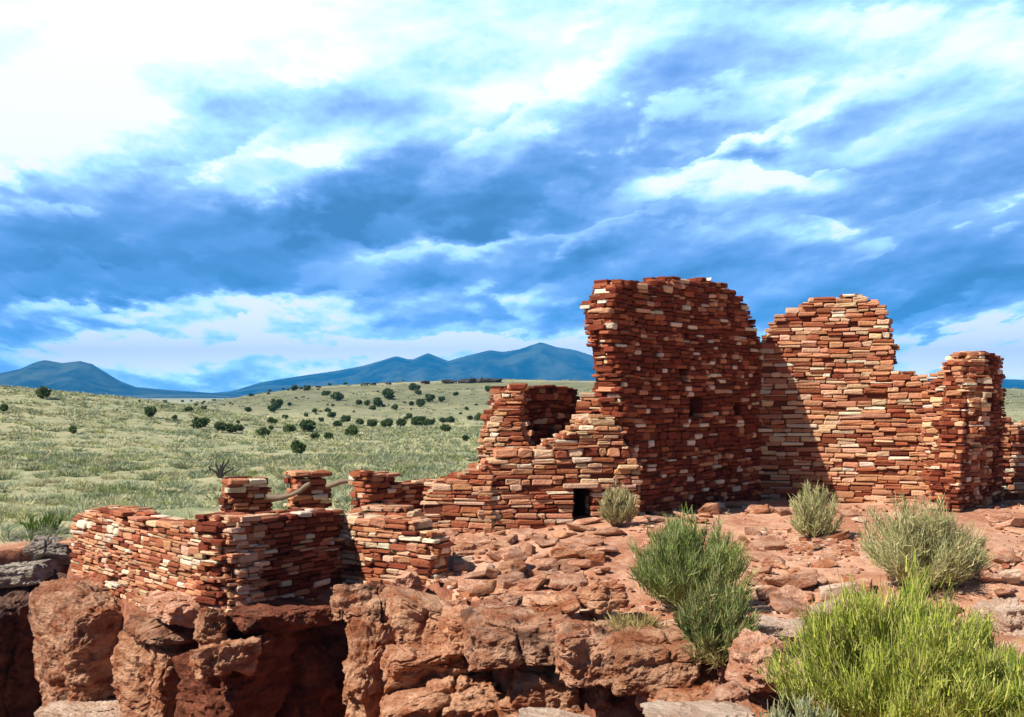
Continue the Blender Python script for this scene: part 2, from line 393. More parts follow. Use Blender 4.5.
# red bare ground on the mesa, dry grassland beyond
edge = np.interp(gxv, [-16, -9, -4, -1, 3, 8, 14, 22, 40], [17, 17, 19, 24.5, 26, 27, 27, 26, 14])
red = 1 - sst(-1.2, 2.2, gyv - edge + .8 * fbm(pp * .5, 3, 3)); red = np.where(np.abs(gxv) > 45, 0, red); red = np.maximum(red, 1 - sst(.6, 1.8, poly_sd(gxv, gyv, CANYON)))
dark = sst(.25, .8, fbm(pp * .022, 4, 21)) * sst(150, 220, gyv) * (1 - sst(500, 800, gyv)) * .8
dark = np.maximum(dark, .8 * sst(180, 225, gyv) * (1 - sst(296, 303, gyv)) * sst(-95, -70, gxv) * (1 - .5 * sst(-.2, .5, fbm(pp * .03, 3, 22))))
dark = np.maximum(dark, np.exp(-((gxv + 78) / 14) ** 2 - ((gyv - 330) / 40) ** 2) * .0)
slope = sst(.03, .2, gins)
nx, ny = len(xs), len(ys)
ii = (np.arange(ny - 1)[:, None] * nx + np.arange(nx - 1)[None, :]).ravel()
quads = np.stack([ii, ii + 1, ii + nx + 1, ii + nx], 1)
g = mesh_obj('ground', np.stack([gxv, gyv, gzv], 1), quads, M_GROUND, col=np.stack([red, slope, dark], 1), smooth=True)
tag(g, kind='structure')

def mountain(name, prof, Y, depth, seed, zbase=-8):
    pxs = np.array([p[0] for p in prof], float); pys = np.array([p[1] for p in prof], float)
    u = np.linspace(pxs[0], pxs[-1], 260); v = np.linspace(-1, 1, 61)
    UU, VV = np.meshgrid(u, v)
    yy = Y + VV * depth; xx = (UU - CX) / F * Y * (1 + .12 * VV)
    crest = (HZ - np.interp(UU, pxs, pys)) / F * Y - zbase
    q = np.stack([xx.ravel() / 420, yy.ravel() / 420, 0 * xx.ravel()], 1)
    rid = (1 - np.abs(fbm(q, 5, seed))).reshape(xx.shape)
    fall = np.clip(1 - np.abs(VV), 0, 1)
    zz = crest * fall * (1 - (1 - fall) * .0) + (rid - .8) * .34 * crest * (1 - fall) * fall * 4
    zz = np.minimum(zz, crest) + zbase
    zz += (.006 * Y * 0.3) * 0
    n = len(u); k = (np.arange(60)[:, None] * n + np.arange(n - 1)[None, :]).ravel()
    o = mesh_obj(name, np.stack([xx.ravel(), yy.ravel(), zz.ravel()], 1), np.stack([k, k + 1, k + n + 1, k + n], 1), M_MTN, smooth=True)
    return tag(o, kind='structure')
mountain('mountain', [(-160, 396), (-110, 386), (-60, 378), (0, 373), (20, 369), (36, 362), (45, 360), (62, 363), (80, 361), (92, 364), (105, 372), (120, 381), (136, 387), (170, 390), (215, 393), (250, 396)], 4300, 700, 3)
mountain('mountain_range', [(170, 397), (200, 394), (232, 391), (262, 382), (300, 376), (335, 371), (362, 366), (380, 361), (396, 356), (411, 360), (428, 353), (448, 361), (462, 357), (490, 350), (503, 352), (520, 349), (541, 342), (556, 347), (575, 350), (600, 358), (640, 365), (700, 362), (760, 368), (830, 372), (900, 376), (960, 378), (1003, 379), (1060, 381), (1130, 386), (1200, 395)], 6200, 1300, 11)

# air: one closed box of even haze
def haze():
    x0, x1, y0, y1, z0, z1 = -9600, 9600, -1700, 9700, -40, 420
    zlo = float(gzv.min()) - 6
    v = [(x, y, z) for z in (min(zlo, -16), z1) for y in (y0, y1) for x in (x0, x1)]
    f = [(0, 2, 3, 1), (4, 5, 7, 6), (0, 1, 5, 4), (2, 6, 7, 3), (0, 4, 6, 2), (1, 3, 7, 5)]
    m = bpy.data.materials.new('haze_air'); m.use_nodes = True
    T = NT(m.node_tree); T.n.clear(); out = T.new('ShaderNodeOutputMaterial')
    pv = T.new('ShaderNodeVolumePrincipled'); pv.inputs['Color'].default_value = (.015, .40, 1., 1)
    pv.inputs['Density'].default_value = 1.6e-4; pv.inputs['Anisotropy'].default_value = 0.
    T.l.new(pv.outputs[0], out.inputs['Volume'])
    tag(mesh_obj('haze', v, f, m), kind='stuff')
haze()

# ---------------------------------------------------------------- masonry
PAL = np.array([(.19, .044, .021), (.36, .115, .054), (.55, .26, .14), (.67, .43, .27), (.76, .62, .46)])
def xsect(poly, z):
    r = []
    n = len(poly)
    for i in range(n):
        (s0, z0), (s1, z1) = poly[i], poly[(i + 1) % n]
        if (z0 > z) != (z1 > z): r.append(s0 + (z - z0) / (z1 - z0) * (s1 - s0))
    r.sort(); return [(r[i], r[i + 1]) for i in range(0, len(r) - 1, 2)]
def subtract(iv, holes):
    out = []
    for a, b in iv:
        segs = [(a, b)]
        for h0, h1 in holes:
            ns = []
            for p, q in segs:
                if h1 <= p or h0 >= q: ns.append((p, q)); continue
                if h0 > p: ns.append((p, h0))
                if h1 < q: ns.append((h1, q))
            segs = ns
        out += segs
    return [(a, b) for a, b in out if b - a > .05]
class Stones:
    def __init__(s): s.v = []; s.f = []; s.c = []; s.n = 0
    def add(s, pts, faces, col):
        s.v.append(pts); s.f.append(np.array(faces) + s.n); s.c.append(np.tile(col, (len(pts), 1))); s.n += len(pts)
    def arr(s): return np.concatenate(s.v), np.concatenate(s.f), np.concatenate(s.c)
FQ = [(i + o, i + 8 + o, (i + 1) % 8 + 8 + o, (i + 1) % 8 + o) for o in (0, 8) for i in range(8)] + [(19, 18, 17, 16), (23, 20, 19, 16), (23, 22, 21, 20), (0, 1, 2, 3), (0, 3, 4, 7), (4, 5, 6, 7)]
def wall_mesh(seed, A, B, thick, poly_px, course=(.06, .15), length=(.16, .5), holes=(), weights=(.28, .3, .22, .13, .07), rough=1., back=True, hole_depth=.5, lean=0.):
    """dry masonry between plan points A and B (front face), outline traced as pixels on that face"""
    rnd = random.Random(seed); nr = np.random.default_rng(seed)
    A = np.array(A); B = np.array(B); D = (B - A) / np.linalg.norm(B - A); Nn = np.array((D[1], -D[0]))
    if Nn @ (-A) < 0: Nn = -Nn
    def sz(px, py):
        k = (px - CX) / F  # point (k*Y, Y) on the line A + s D
        s = (A[0] - k * A[1]) / (k * D[1] - D[0]); Y = A[1] + s * D[1]
        return (s, gz(py, Y))
    poly = [sz(*p) for p in poly_px]
    hol = []
    for (x0, y0, x1, y1) in holes:
        a, b = sz(x0, y1), sz(x1, y0); hol.append((min(a[0], b[0]), max(a[0], b[0]), min(a[1], b[1]), max(a[1], b[1])))
    S = Stones()
    zlo, zhi = min(p[1] for p in poly), max(p[1] for p in poly)
    ph = [rnd.uniform(0, 6.28) for _ in range(6)]
    def wob(s): return .028 * math.sin(s * 1.3 + ph[0]) + .016 * math.sin(s * 3.7 + ph[1])
    def bulge(s, z): return .018 * math.sin(s * 1.1 + z * .9 + ph[2]) + .012 * math.sin(s * 2.9 - z * 2.1 + ph[3])
    def frame(kind, s=0.):
        if kind == 'front': return A, D, Nn
        if kind == 'back': return A - thick * Nn, D, -Nn
        if kind == 'left': return A + s * D - thick * Nn, Nn, -D
        return A + s * D - thick * Nn, Nn, D
    def put(s0, s1, z0, z1, d0, d1, fr, wb):
        O, Dv, Nv = fr; hh = z1 - z0
        c = min(.03, hh * .3, (s1 - s0) * .25) * rnd.uniform(.6, 1.4)
        ls = s1 - s0; cc = [(min(ls * .3, hh * rnd.uniform(.04, .5) * (2 if rnd.random() < .15 else 1)), hh * rnd.uniform(.03, .26)) for _ in range(4)]
        ring = [(s0 + cc[0][0], z0), (s1 - cc[1][0], z0), (s1, z0 + cc[1][1]), (s1, z1 - cc[2][1]), (s1 - cc[2][0], z1), (s0 + cc[3][0], z1), (s0, z1 - cc[3][1]), (s0, z0 + cc[0][1])]
        ring = np.array(ring) + nr.uniform(-1, 1, (8, 2)) * np.array((.016, min(.014, .12 * hh))) * rough
        mid = np.array(((s0 + s1) / 2, (z0 + z1) / 2))
        c *= .7; inn = mid + (ring - mid) * np.array((max(.5, 1 - 2.2 * c / ls), max(.5, 1 - 2.2 * c / hh)))
        tl = rnd.gauss(0, .035) * rough; tz = rnd.gauss(0, .10) * rough
        q = np.empty((24, 3))
        q[0:8, 0::2] = ring; q[0:8, 1] = d0
        q[8:16, 0::2] = ring; q[8:16, 1] = d1 - c
        q[16:24, 0::2] = inn; q[16:24, 1] = d1 + nr.uniform(-.006, .006, 8) * rough
        q[8:, 1] += (q[8:, 0] - mid[0]) * tl + (q[8:, 2] - mid[1]) * tz
        q[:, 2] += wb
        w = np.empty((24, 3)); w[:, :2] = O + np.outer(q[:, 0], Dv) + np.outer(q[:, 1], Nv); w[:, 2] = q[:, 2]
        fl = (Dv[0] * Nv[1] - Dv[1] * Nv[0]) > 0
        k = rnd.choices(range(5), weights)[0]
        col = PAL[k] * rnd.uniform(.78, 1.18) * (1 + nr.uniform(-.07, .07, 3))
        S.add(w, FQ if not fl else [q_[::-1] for q_ in FQ], col)
    mort = np.array((.15, .045, .024))
    z = zlo
    while z < zhi:
        h = rnd.uniform(*course)
        if h < .11 and rnd.random() < .12: h *= 1.5
        zm = z + h / 2
        iv = xsect(poly, zm)
        hs = [(a, b) for a, b, c_, d_ in hol if c_ < zm < d_]
        ld = min(.24, thick * .36)
        def run(a, b, fr, wfun, depth, bul):
            s = a; end = b
            while s < end - .03:
                l = rnd.uniform(*length) * (1.35 if rnd.random() < .12 else 1)
                if end - (s + l) < length[0] * .7: l = end - s
                g_ = rnd.uniform(.004, .016)
                pr = max(-.028, rnd.gauss(0, .012) * rough + bul(s))
                if rnd.random() < .035: pr += rnd.uniform(.015, .05)
                dp = depth * rnd.uniform(.8, 1.1); wb = wfun(s + l / 2) + rnd.uniform(-.01, .01)
                if rnd.random() > .025:
                    if h > .105 and rnd.random() < .3:
                        zc = z + h * rnd.uniform(.35, .65)
                        put(s, s + l - g_, z, zc - .006, -dp, pr, fr, wb)
                        m_ = s + l * rnd.uniform(.3, .7) if l > .3 and rnd.random() < .5 else None
                        for (p_, q_) in ([(s, s + l - g_)] if m_ is None else [(s, m_ - .008), (m_, s + l - g_)]):
                            put(p_, q_, zc + .004, z + h - rnd.uniform(.002, .018), -dp, pr + rnd.gauss(0, .014), fr, wb)
                    else:
                        put(s, s + l - g_, z, z + h - rnd.uniform(.002, .018), -dp, pr, fr, wb)
                s += l
        for leaf in ('front', 'back'):
            for a, b in subtract(iv, hs):
                ja = .12 if any(abs(a - h_[1]) < .01 for h_ in hs) else 1.; jb = .12 if any(abs(b - h_[0]) < .01 for h_ in hs) else 1.
                run(a + rnd.uniform(-.1, .08) * rough * ja, b + rnd.uniform(-.08, .1) * rough * jb, frame(leaf), wob, ld, lambda s: bulge(s, zm))
        for a, b in iv:
            e = .10 * rough
            if thick - 2 * ld > .05 or True:
                run(ld * .55, thick - ld * .55, frame('left', a + rnd.uniform(-e, e * .5)), lambda t: wob(a), .22, lambda t: 0.)
                run(ld * .55, thick - ld * .55, frame('right', b + rnd.uniform(-e * .5, e)), lambda t: wob(b), .22, lambda t: 0.)
        # rubble hearting where the course above is missing
        up = xsect(poly, zm + 1.6 * h)
        for a, b in subtract([(p - .05, q + .05) for p, q in iv], [(p + .2, q - .2) for p, q in up]):
            if b - a > .12:
                for kk in (0, 1): run(a + .03, b - .03, (A - (ld * .6 + kk * (thick - ld) * .48) * Nn, D, Nn), lambda s: wob(s) + rnd.uniform(-.035, .02), (thick - ld) * .5, lambda s: rnd.uniform(-.04, .04))
        rec = .066
        for a, b in subtract(iv, hs):
            cov = [(p, q) for p, q in xsect(poly, zm + 1.1 * h)]
            for p, q in subtract([(a + .05, b - .05)], cov): S.add(_core(A, D, Nn, p, q, z, z + h * .35, -rec, -thick + rec), CQ, mort)
            for p, q in cov:
                p, q = max(p, a + .05), min(q, b - .05)
                if q - p > .02: S.add(_core(A, D, Nn, p, q, z, z + h, -rec, -thick + rec), CQ, mort)
        z += h
    WALL.update(A=A, D=D, N=Nn, th=thick, holes=hol)
    v, f, c = S.arr()
    return v, f, c, sz
WALL = {}
def openings(name, wall, loc, deep, labels=()):
    """plastered chambers behind the openings of the wall that was built last"""
    for i, (a, b, c_, d_) in enumerate(WALL['holes']):
        A, D, Nn = WALL['A'], WALL['D'], WALL['N']
        p = _core(A, D, Nn, a - .02, b + .02, c_ - .02, d_ + .02, -.05, -WALL['th'] - deep)  # added box closes off the light behind the hole
        o = mesh_obj(name, p, [(1, 2, 3, 0)[::-1], (4, 5, 6, 7)[::-1], (0, 1, 5, 4)[::-1], (1, 2, 6, 5)[::-1], (3, 0, 4, 7)[::-1]], M_DARKBOX, wall, loc)
        if i < len(labels): o['label'] = labels[i]
CQ = [(0, 3, 2, 1), (4, 5, 6, 7), (0, 1, 5, 4), (1, 2, 6, 5), (2, 3, 7, 6), (3, 0, 4, 7)]
def _core(A, D, Nn, a, b, z0, z1, d0, d1):
    p = []
    for z in (z0, z1):
        for s, d in ((a, d1), (b, d1), (b, d0), (a, d0)):
            q = A + s * D + d * Nn; p.append((q[0], q[1], z))
    return np.array(p)
def pt(px, Y): return (gx(px, Y), Y)
LIT = (.07, .24, .38, .23, .08); MIXED = (.28, .34, .22, .10, .06)  # LIT: paler stones for sunlit walls, sunlight put into their colours

# -- the tall ruin
ruin_loc = (3.0, 21.0, -2.2)
ruin = thing('pueblo_ruin', 'tall roofless red sandstone ruin with broken high walls on the bare rise', 'ruin', ruin_loc)
TA, TB = pt(640, 20.0), pt(761, 23.5)
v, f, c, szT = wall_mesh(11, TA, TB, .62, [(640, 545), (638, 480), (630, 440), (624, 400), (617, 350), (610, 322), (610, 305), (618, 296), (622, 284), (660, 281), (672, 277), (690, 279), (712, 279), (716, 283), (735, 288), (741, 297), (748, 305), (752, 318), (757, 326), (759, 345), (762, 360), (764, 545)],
    (.05, .115), (.12, .36), [(689, 393, 703, 419), (734, 401, 742, 418), (680, 368, 687, 379), (685, 330, 690, 337)], (.62, .22, .07, .03, .06), 1.0)  # mostly dark stones, deepening this wall's shade by colour
w_ = mesh_obj('wall', v, f, M_STONE, ruin, ruin_loc, c); w_['label'] = 'highest wall, in shade, with small square window holes'
openings('window', w_, ruin_loc, .15)
BA, BB = pt(757, 23.55), pt(932, 22.6)
v, f, c, _ = wall_mesh(12, BA, BB, .55, [(752, 545), (752, 345), (765, 341), (769, 327), (776, 322), (779, 312), (800, 307), (808, 299), (830, 297), (848, 292), (862, 294), (872, 300), (878, 303), (888, 317), (891, 332), (894, 345), (893, 372), (905, 376), (912, 373), (925, 377), (931, 380), (938, 385), (938, 545)], (.06, .135), (.16, .50), (), LIT, 1.15)
mesh_obj('wall', v, f, M_STONE, ruin, ruin_loc, c)['label'] = 'sunlit back wall with rounded broken top'
RA, RB = pt(966, 21.4), pt(1004, 23.3)
v, f, c, _ = wall_mesh(13, RA, RB, .5, [(956, 545), (957, 490), (963, 440), (968, 400), (969, 372), (968, 362), (974, 355), (990, 352), (999, 353), (1003, 358), (1005, 400), (1006, 545)], (.05, .115), (.13, .38), [(986, 390, 995, 410)], (.52, .3, .11, .04, .03))  # dark stone mix adds shade to the stub through its colours
w_ = mesh_obj('wall', v, f, M_STONE, ruin, ruin_loc, c); w_['label'] = 'right hand wall stub, sunlit broken end and shaded face'
openings('window', w_, ruin_loc, .05)
# ragged shoulder that ties the stub to the back wall
v, f, c, _ = wall_mesh(23, pt(927, 22.45), pt(952, 21.75), .6, [(920, 545), (922, 386), (929, 379), (934, 373), (940, 368), (945, 362), (951, 357), (960, 353), (964, 380), (961, 430), (956, 470), (958, 545)], (.05, .12), (.14, .36), (), LIT, 1.4)
mesh_obj('wall', v, f, M_STONE, ruin, ruin_loc, c)['label'] = 'ragged sunlit shoulder joining the back wall to the stub'
v, f, c, _ = wall_mesh(14, pt(1000, 24.3), pt(1110, 24.0), .5, [(996, 545), (996, 420), (1006, 418), (1012, 424), (1022, 421), (1040, 426), (1065, 424), (1085, 440), (1112, 452), (1112, 545)], (.05, .12), (.14, .4), (), MIXED)
mesh_obj('wall', v, f, M_STONE, ruin, ruin_loc, c)['label'] = 'low wall continuing to the right edge'
# doorway wall below the tall wall
v, f, c, szM = wall_mesh(15, pt(486, 19.15), pt(646, 19.7), .6, [(480, 560), (482, 470), (487, 464), (497, 460), (503, 453), (520, 449), (535, 451), (545, 446), (556, 442), (566, 436), (575, 431), (586, 424), (596, 420), (604, 414), (618, 425), (640, 470), (646, 560)],
    (.05, .12), (.15, .45), [(574, 487, 593, 560)], LIT, 1.1, True, .5)
w_ = mesh_obj('wall', v, f, M_STONE, ruin, ruin_loc, c); w_['label'] = 'front wall with the small low doorway'
openings('doorway', w_, ruin_loc, .7)
# lintel of the doorway
s0, z0 = szM(567, 488); s1, _z = szM(597, 488)
v, f, c, _ = wall_mesh(16, pt(486, 19.11), pt(646, 19.66), .3, [(566, 487), (566, 482), (599, 482), (599, 487)], (.09, .1), (.6, .7), (), (0, .2, .6, .2, 0), .4)
mesh_obj('lintel', v, f, M_STONE, ruin, ruin_loc, c)
v, f, c, _ = wall_mesh(17, pt(424, 19.3), pt(490, 19.12), .5, [(422, 560), (422, 500), (430, 490), (440, 483), (452, 478), (465, 472), (476, 467), (488, 463), (492, 560)], (.055, .13), (.15, .42), (), LIT)
mesh_obj('wall', v, f, M_STONE, ruin, ruin_loc, c)['label'] = 'low front wall stepping down to the left'
v, f, c, _ = wall_mesh(18, pt(521, 20.6), pt(588, 22.3), .75, [(519, 560), (519, 450), (512, 440), (516, 420), (520, 400), (522, 390), (530, 386), (545, 384), (558, 387), (566, 384), (577, 389), (583, 398), (590, 405), (590, 560)], (.05, .13), (.12, .36), [(523, 424, 530, 434), (534, 424, 540, 432), (548, 425, 556, 436), (568, 424, 573, 430)], (.44, .3, .14, .07, .05), 1.2)  # darker stones here than on lit walls, shade put into the mix
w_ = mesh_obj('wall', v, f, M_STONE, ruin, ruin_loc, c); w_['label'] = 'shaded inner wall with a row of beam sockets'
openings('beam_socket', w_, ruin_loc, .02)
v, f, c, _ = wall_mesh(19, pt(478, 20.1), pt(527, 20.0), .55, [(481, 560), (482, 448), (479, 440), (484, 430), (490, 425), (493, 415), (499, 412), (501, 398), (505, 388), (513, 386), (520, 386), (521, 420), (527, 440), (527, 560)], (.05, .12), (.14, .36), (), LIT, 1.3)
mesh_obj('wall', v, f, M_STONE, ruin, ruin_loc, c)['label'] = 'sunlit stepped wall end at the left'
v, f, c, _ = wall_mesh(20, pt(576, 21.2), pt(620, 20.8), .55, [(572, 560), (574, 405), (582, 392), (590, 390), (600, 386), (612, 384), (622, 384), (622, 560)], (.05, .13), (.15, .42), (), MIXED, 1.2)
mesh_obj('wall', v, f, M_STONE, ruin, ruin_loc, c)['label'] = 'short wall against the foot of the highest wall'
v, f, c, _ = wall_mesh(21, pt(396, 20.9), pt(428, 21.5), .4, [(394, 560), (394, 484), (404, 482), (414, 484), (428, 482), (440, 479), (440, 560)], (.05, .12), (.14, .36), (), MIXED)
mesh_obj('wall', v, f, M_STONE, ruin, ruin_loc, c)['label'] = 'low shaded return wall'
v, f, c, _ = wall_mesh(22, pt(426, 21.3), pt(486, 20.4), .45, [(424, 560), (424, 482), (440, 479), (455, 474), (470, 468), (486, 460), (490, 560)], (.05, .12), (.14, .36), (), MIXED)
mesh_obj('wall', v, f, M_STONE, ruin, ruin_loc, c)['label'] = 'low back wall rising to the right'

# -- the small ruin on the cliff
low_loc = (-5.0, 17.5, -3.0)
low = thing('pueblo_ruin', 'low roofless red sandstone enclosure standing on the cliff rim at left', 'ruin', low_loc)
A_, B_, C_, D_ = (gx(74, 20.0), 20.0), (gx(227, 15.5), 15.5), (gx(343, 17.5), 17.5), (gx(425, 16.4), 16.4)
v, f, c, _ = wall_mesh(31, A_, B_, .55, [(71, 592), (71, 560), (70, 535), (70, 522), (78, 516), (86, 512), (100, 510), (122, 511), (132, 516), (150, 520), (175, 522), (200, 521), (222, 521), (229, 519), (229, 624)], (.045, .105), (.13, .42), (), LIT)
mesh_obj('wall', v, f, M_STONE, low, low_loc, c)['label'] = 'sunlit outer wall'
v, f, c, _ = wall_mesh(32, B_, C_, .55, [(225, 660), (225, 520), (240, 518), (262, 517), (285, 515), (300, 513), (330, 511), (345, 511), (345, 640)], (.045, .10), (.12, .36), (), (.46, .27, .11, .08, .08))  # darker stone mix than the sunlit side, shade carried in colour
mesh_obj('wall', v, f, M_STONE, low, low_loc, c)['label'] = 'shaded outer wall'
v, f, c, _ = wall_mesh(33, C_, D_, .5, [(338, 640), (338, 512), (350, 514), (368, 517), (385, 520), (400, 523), (408, 524), (416, 528), (424, 533), (428, 540), (428, 560), (428, 640)], (.05, .11), (.13, .4), (), LIT, 1.2)
mesh_obj('wall', v, f, M_STONE, low, low_loc, c)['label'] = 'sunlit wall beside the slope'
v, f, c, _ = wall_mesh(34, pt(352, 18.6), pt(412, 18.2), .5, [(346, 620), (348, 512), (356, 508), (372, 506), (386, 505), (400, 508), (410, 511), (414, 620)], (.055, .12), (.14, .4), (), LIT, 1.2)
mesh_obj('wall', v, f, M_STONE, low, low_loc, c)['label'] = 'second wall just behind'
# far side of the enclosure, out of sight from the front
v, f, c, _ = wall_mesh(35, (A_[0] + 1.2, A_[1] + 1.6), (C_[0] - 1.0, C_[1] + 2.0), .5, [(115, 560), (118, 525), (160, 528), (200, 530), (258, 530), (262, 560)], (.06, .13), (.2, .5), (), MIXED)
mesh_obj('wall', v, f, M_STONE, low, low_loc, c)['label'] = 'low inner wall of the enclosure'

# -- three stub pillars with weathered poles between them
def pillar(label, seed, xa, xb, Ya, Yb, poly, th=.5):
    loc = (gx((xa + xb) / 2, Ya), Ya, -2.8)
    o = thing('stone_pillar', label, 'pillar', loc, 'stub pillars behind the low enclosure')
    top_y = min(p[1] for p in poly)
    v, f, c, _ = wall_mesh(seed, pt(xa, Ya), pt(xb, Yb), th, poly, (.06, .12), (.14, .36), (), (.32, .3, .2, .1, .08), 1.2)
    mesh_obj('shaft', v, f, M_STONE, o, loc, c)
    v, f, c, _ = wall_mesh(seed + 1, (gx(xa - 2, Ya - .04), Ya - .04), (gx(xb + 2, Yb - .04), Yb - .04), th + .08, [(xa - 2, top_y + .5), (xa - 2, top_y - 3), (xb + 1, top_y - 3.4), (xb + 2, top_y + .5)], (.06, .07), (.3, .6), (), (.1, .3, .4, .15, .05), .8)
    mesh_obj('capstone', v, f, M_STONE, o, loc, c)
pillar('leftmost stub pillar of red stone, squat with rounded top, behind the low enclosure', 41, 233, 269, 20.6, 21.0, [(232, 560), (231, 490), (235, 485), (245, 482), (262, 483), (269, 489), (270, 560)])
pillar('middle stub pillar of red stone, between the two weathered poles', 44, 299, 330, 20.8, 21.2, [(298, 560), (298, 486), (300, 479), (310, 476), (325, 476), (330, 483), (331, 560)])
pillar('stub pillar with overhanging flat capstone, nearest the tall ruin', 47, 371, 398, 20.2, 20.7, [(372, 560), (371, 490), (369, 480), (370, 475), (396, 475), (398, 482), (398, 560)])
def tube(pts, rad, n=8):
    pts = np.array(pts, float); rad = np.broadcast_to(rad, (len(pts),)); V_ = []; Q = []
    for i, p in enumerate(pts):
        t = pts[min(i + 1, len(pts) - 1)] - pts[max(i - 1, 0)]; t /= np.linalg.norm(t)
        a = np.cross(t, (0, 0, 1.)); a = a / (np.linalg.norm(a) + 1e-9) if np.linalg.norm(a) > .1 else np.array((1., 0, 0)); b = np.cross(t, a)
        for k in range(n):
            w = 2 * math.pi * k / n; V_.append(p + rad[i] * (math.cos(w) * a + math.sin(w) * b))
    for i in range(len(pts) - 1):
        for k in range(n): Q.append((i * n + k, i * n + (k + 1) % n, (i + 1) * n + (k + 1) % n, (i + 1) * n + k))
    for e in (0, (len(pts) - 1) * n):
        for k in range(1, n - 2, 2): Q.append((e, e + k, e + k + 1, e + k + 2))
    return np.array(V_), np.array(Q)
def pole(label, pxs, Y, r):
    P_ = [(gx(a, Y + d), Y + d, gz(b, Y + d)) for a, b, d in pxs]
    # smooth resample
    P_ = np.array(P_); t = np.linspace(0, 1, len(P_)); tt = np.linspace(0, 1, 24)
    Q = np.stack([np.interp(tt, t, P_[:, k]) for k in range(3)], 1); 
    for _ in range(3): Q[1:-1] = (Q[:-2] + 2 * Q[1:-1] + Q[2:]) / 4
    Q += .02 * np.stack([fbm(Q * 4 + k * 9, 2, k) for k in range(3)], 1)
    v, f = tube(Q, r * (1 + .15 * np.sin(tt * 9)) * (1.1 - .3 * tt))
    loc = tuple(Q[0])
    tag(mesh_obj('wooden_pole', v, f, M_LOG, None, loc, None, True), label, 'pole', 'weathered poles between the stub pillars')
pole('pale curved weathered pole between the leftmost and middle stub pillars', [(266, 496, 0), (280, 498, 0), (292, 494, 0), (302, 488, -.1), (310, 484, -.2)], 20.55, .05)
pole('brown weathered pole between the middle stub pillar and the capstone pillar', [(326, 488, 0), (338, 482, 0), (352, 481, 0), (366, 482, -.1), (374, 480, -.1)], 20.6, .042)

# ---------------------------------------------------------------- rocks
def rock_mesh(seed, half, n=18, k=5., amp=.1, cuts=5, strata=0., warp=.18, fr=1.6):
    r = np.random.default_rng(seed)
    g = np.linspace(-1, 1, n + 1); a, b = np.meshgrid(g, g); a, b = a.ravel(), b.ravel(); o = np.ones_like(a)
    V_ = np.concatenate([np.stack(q, 1) for q in ((a, b, o), (b, a, -o), (o, a, b), (-o, b, a), (b, o, a), (a, -o, b))])
    m = n + 1; ii = (np.arange(n)[:, None] * m + np.arange(n)[None, :]).ravel()
    q = np.stack([ii, ii + 1, ii + m + 1, ii + m], 1); Q = np.concatenate([q + i * m * m for i in range(6)])
    key = np.round(V_ * 1e5).astype(np.int64); _, idx, inv = np.unique(key, axis=0, return_index=True, return_inverse=True)
    V_ = V_[idx]; Q = inv.ravel()[Q]
    nrm = (np.abs(V_) ** k).sum(1) ** (1 / k); V_ = V_ / nrm[:, None]
    if warp:  # skew the corners
        cs = r.uniform(-warp, warp, (2, 2, 2, 3)); t = (V_ + 1) / 2; off = 0
        for i in (0, 1):
            for j in (0, 1):
                for l in (0, 1):
                    w = (t[:, 0] if i else 1 - t[:, 0]) * (t[:, 1] if j else 1 - t[:, 1]) * (t[:, 2] if l else 1 - t[:, 2])
                    off = off + w[:, None] * cs[i, j, l]
        V_ = V_ + off
    for _ in range(cuts):  # broken facets
        nn = r.normal(size=3); nn /= np.linalg.norm(nn); d = r.uniform(.62, .9) * np.abs(nn).sum() * .8
        e = V_ @ nn - d; V_ = V_ - np.where(e > 0, e, 0)[:, None] * nn
    half = np.array(half, float); W = V_ * half
    dirn = W / (np.linalg.norm(W, axis=1)[:, None] + 1e-9); mn = float(half.min())
    L = float(np.cbrt(half.prod()))
    off = r.uniform(-50, 50, 3)
    d = amp * L * fbm(W / L * fr + off, 3, seed) + .5 * amp * L * -np.abs(fbm(W / L * fr * 1.3 + off + 9, 3, seed + 3))
    if n >= 20:
        rg = 1 - np.abs(fbm(W * np.array((2.2, 2.2, 3.6)) + off, 4, seed + 8, .6)); d = d + .06 * (rg - .7) + .03 * fbm(W * 6 + off, 5, seed + 9, .68)
        ck = np.abs(fbm(W * np.array((1.1, 1.1, .35)) + off + 4, 3, seed + 12)); d = d - .10 * (1 - sst(0, .07, ck)) - .05 * (1 - sst(0, .05, np.abs(fbm(W * np.array((.5, .5, 2.2)) - off, 3, seed + 13))))
    d = np.clip(d, -.5 * mn, .5 * mn)
    if strata:
        s = W[:, 2] / .17 + .8 * fbm(W * .9 + off, 3, seed + 5); d = d + strata * (np.abs((s % 1) - .5) * 2 - .5 + .6 * _h(np.floor(s), 0 * s, 0 * s, seed))
    W = W + dirn * d[:, None]
    return W, Q
def rotz(V_, ang, tilt=(0, 0)):
    cx, sx, cy, sy = math.cos(tilt[0]), math.sin(tilt[0]), math.cos(tilt[1]), math.sin(tilt[1])
    V_ = V_ @ np.array(((1, 0, 0), (0, cx, sx), (0, -sx, cx))) @ np.array(((cy, 0, -sy), (0, 1, 0), (sy, 0, cy)))
    c, s = math.cos(ang), math.sin(ang)
    return V_ @ np.array(((c, s, 0), (-s, c, 0), (0, 0, 1)))
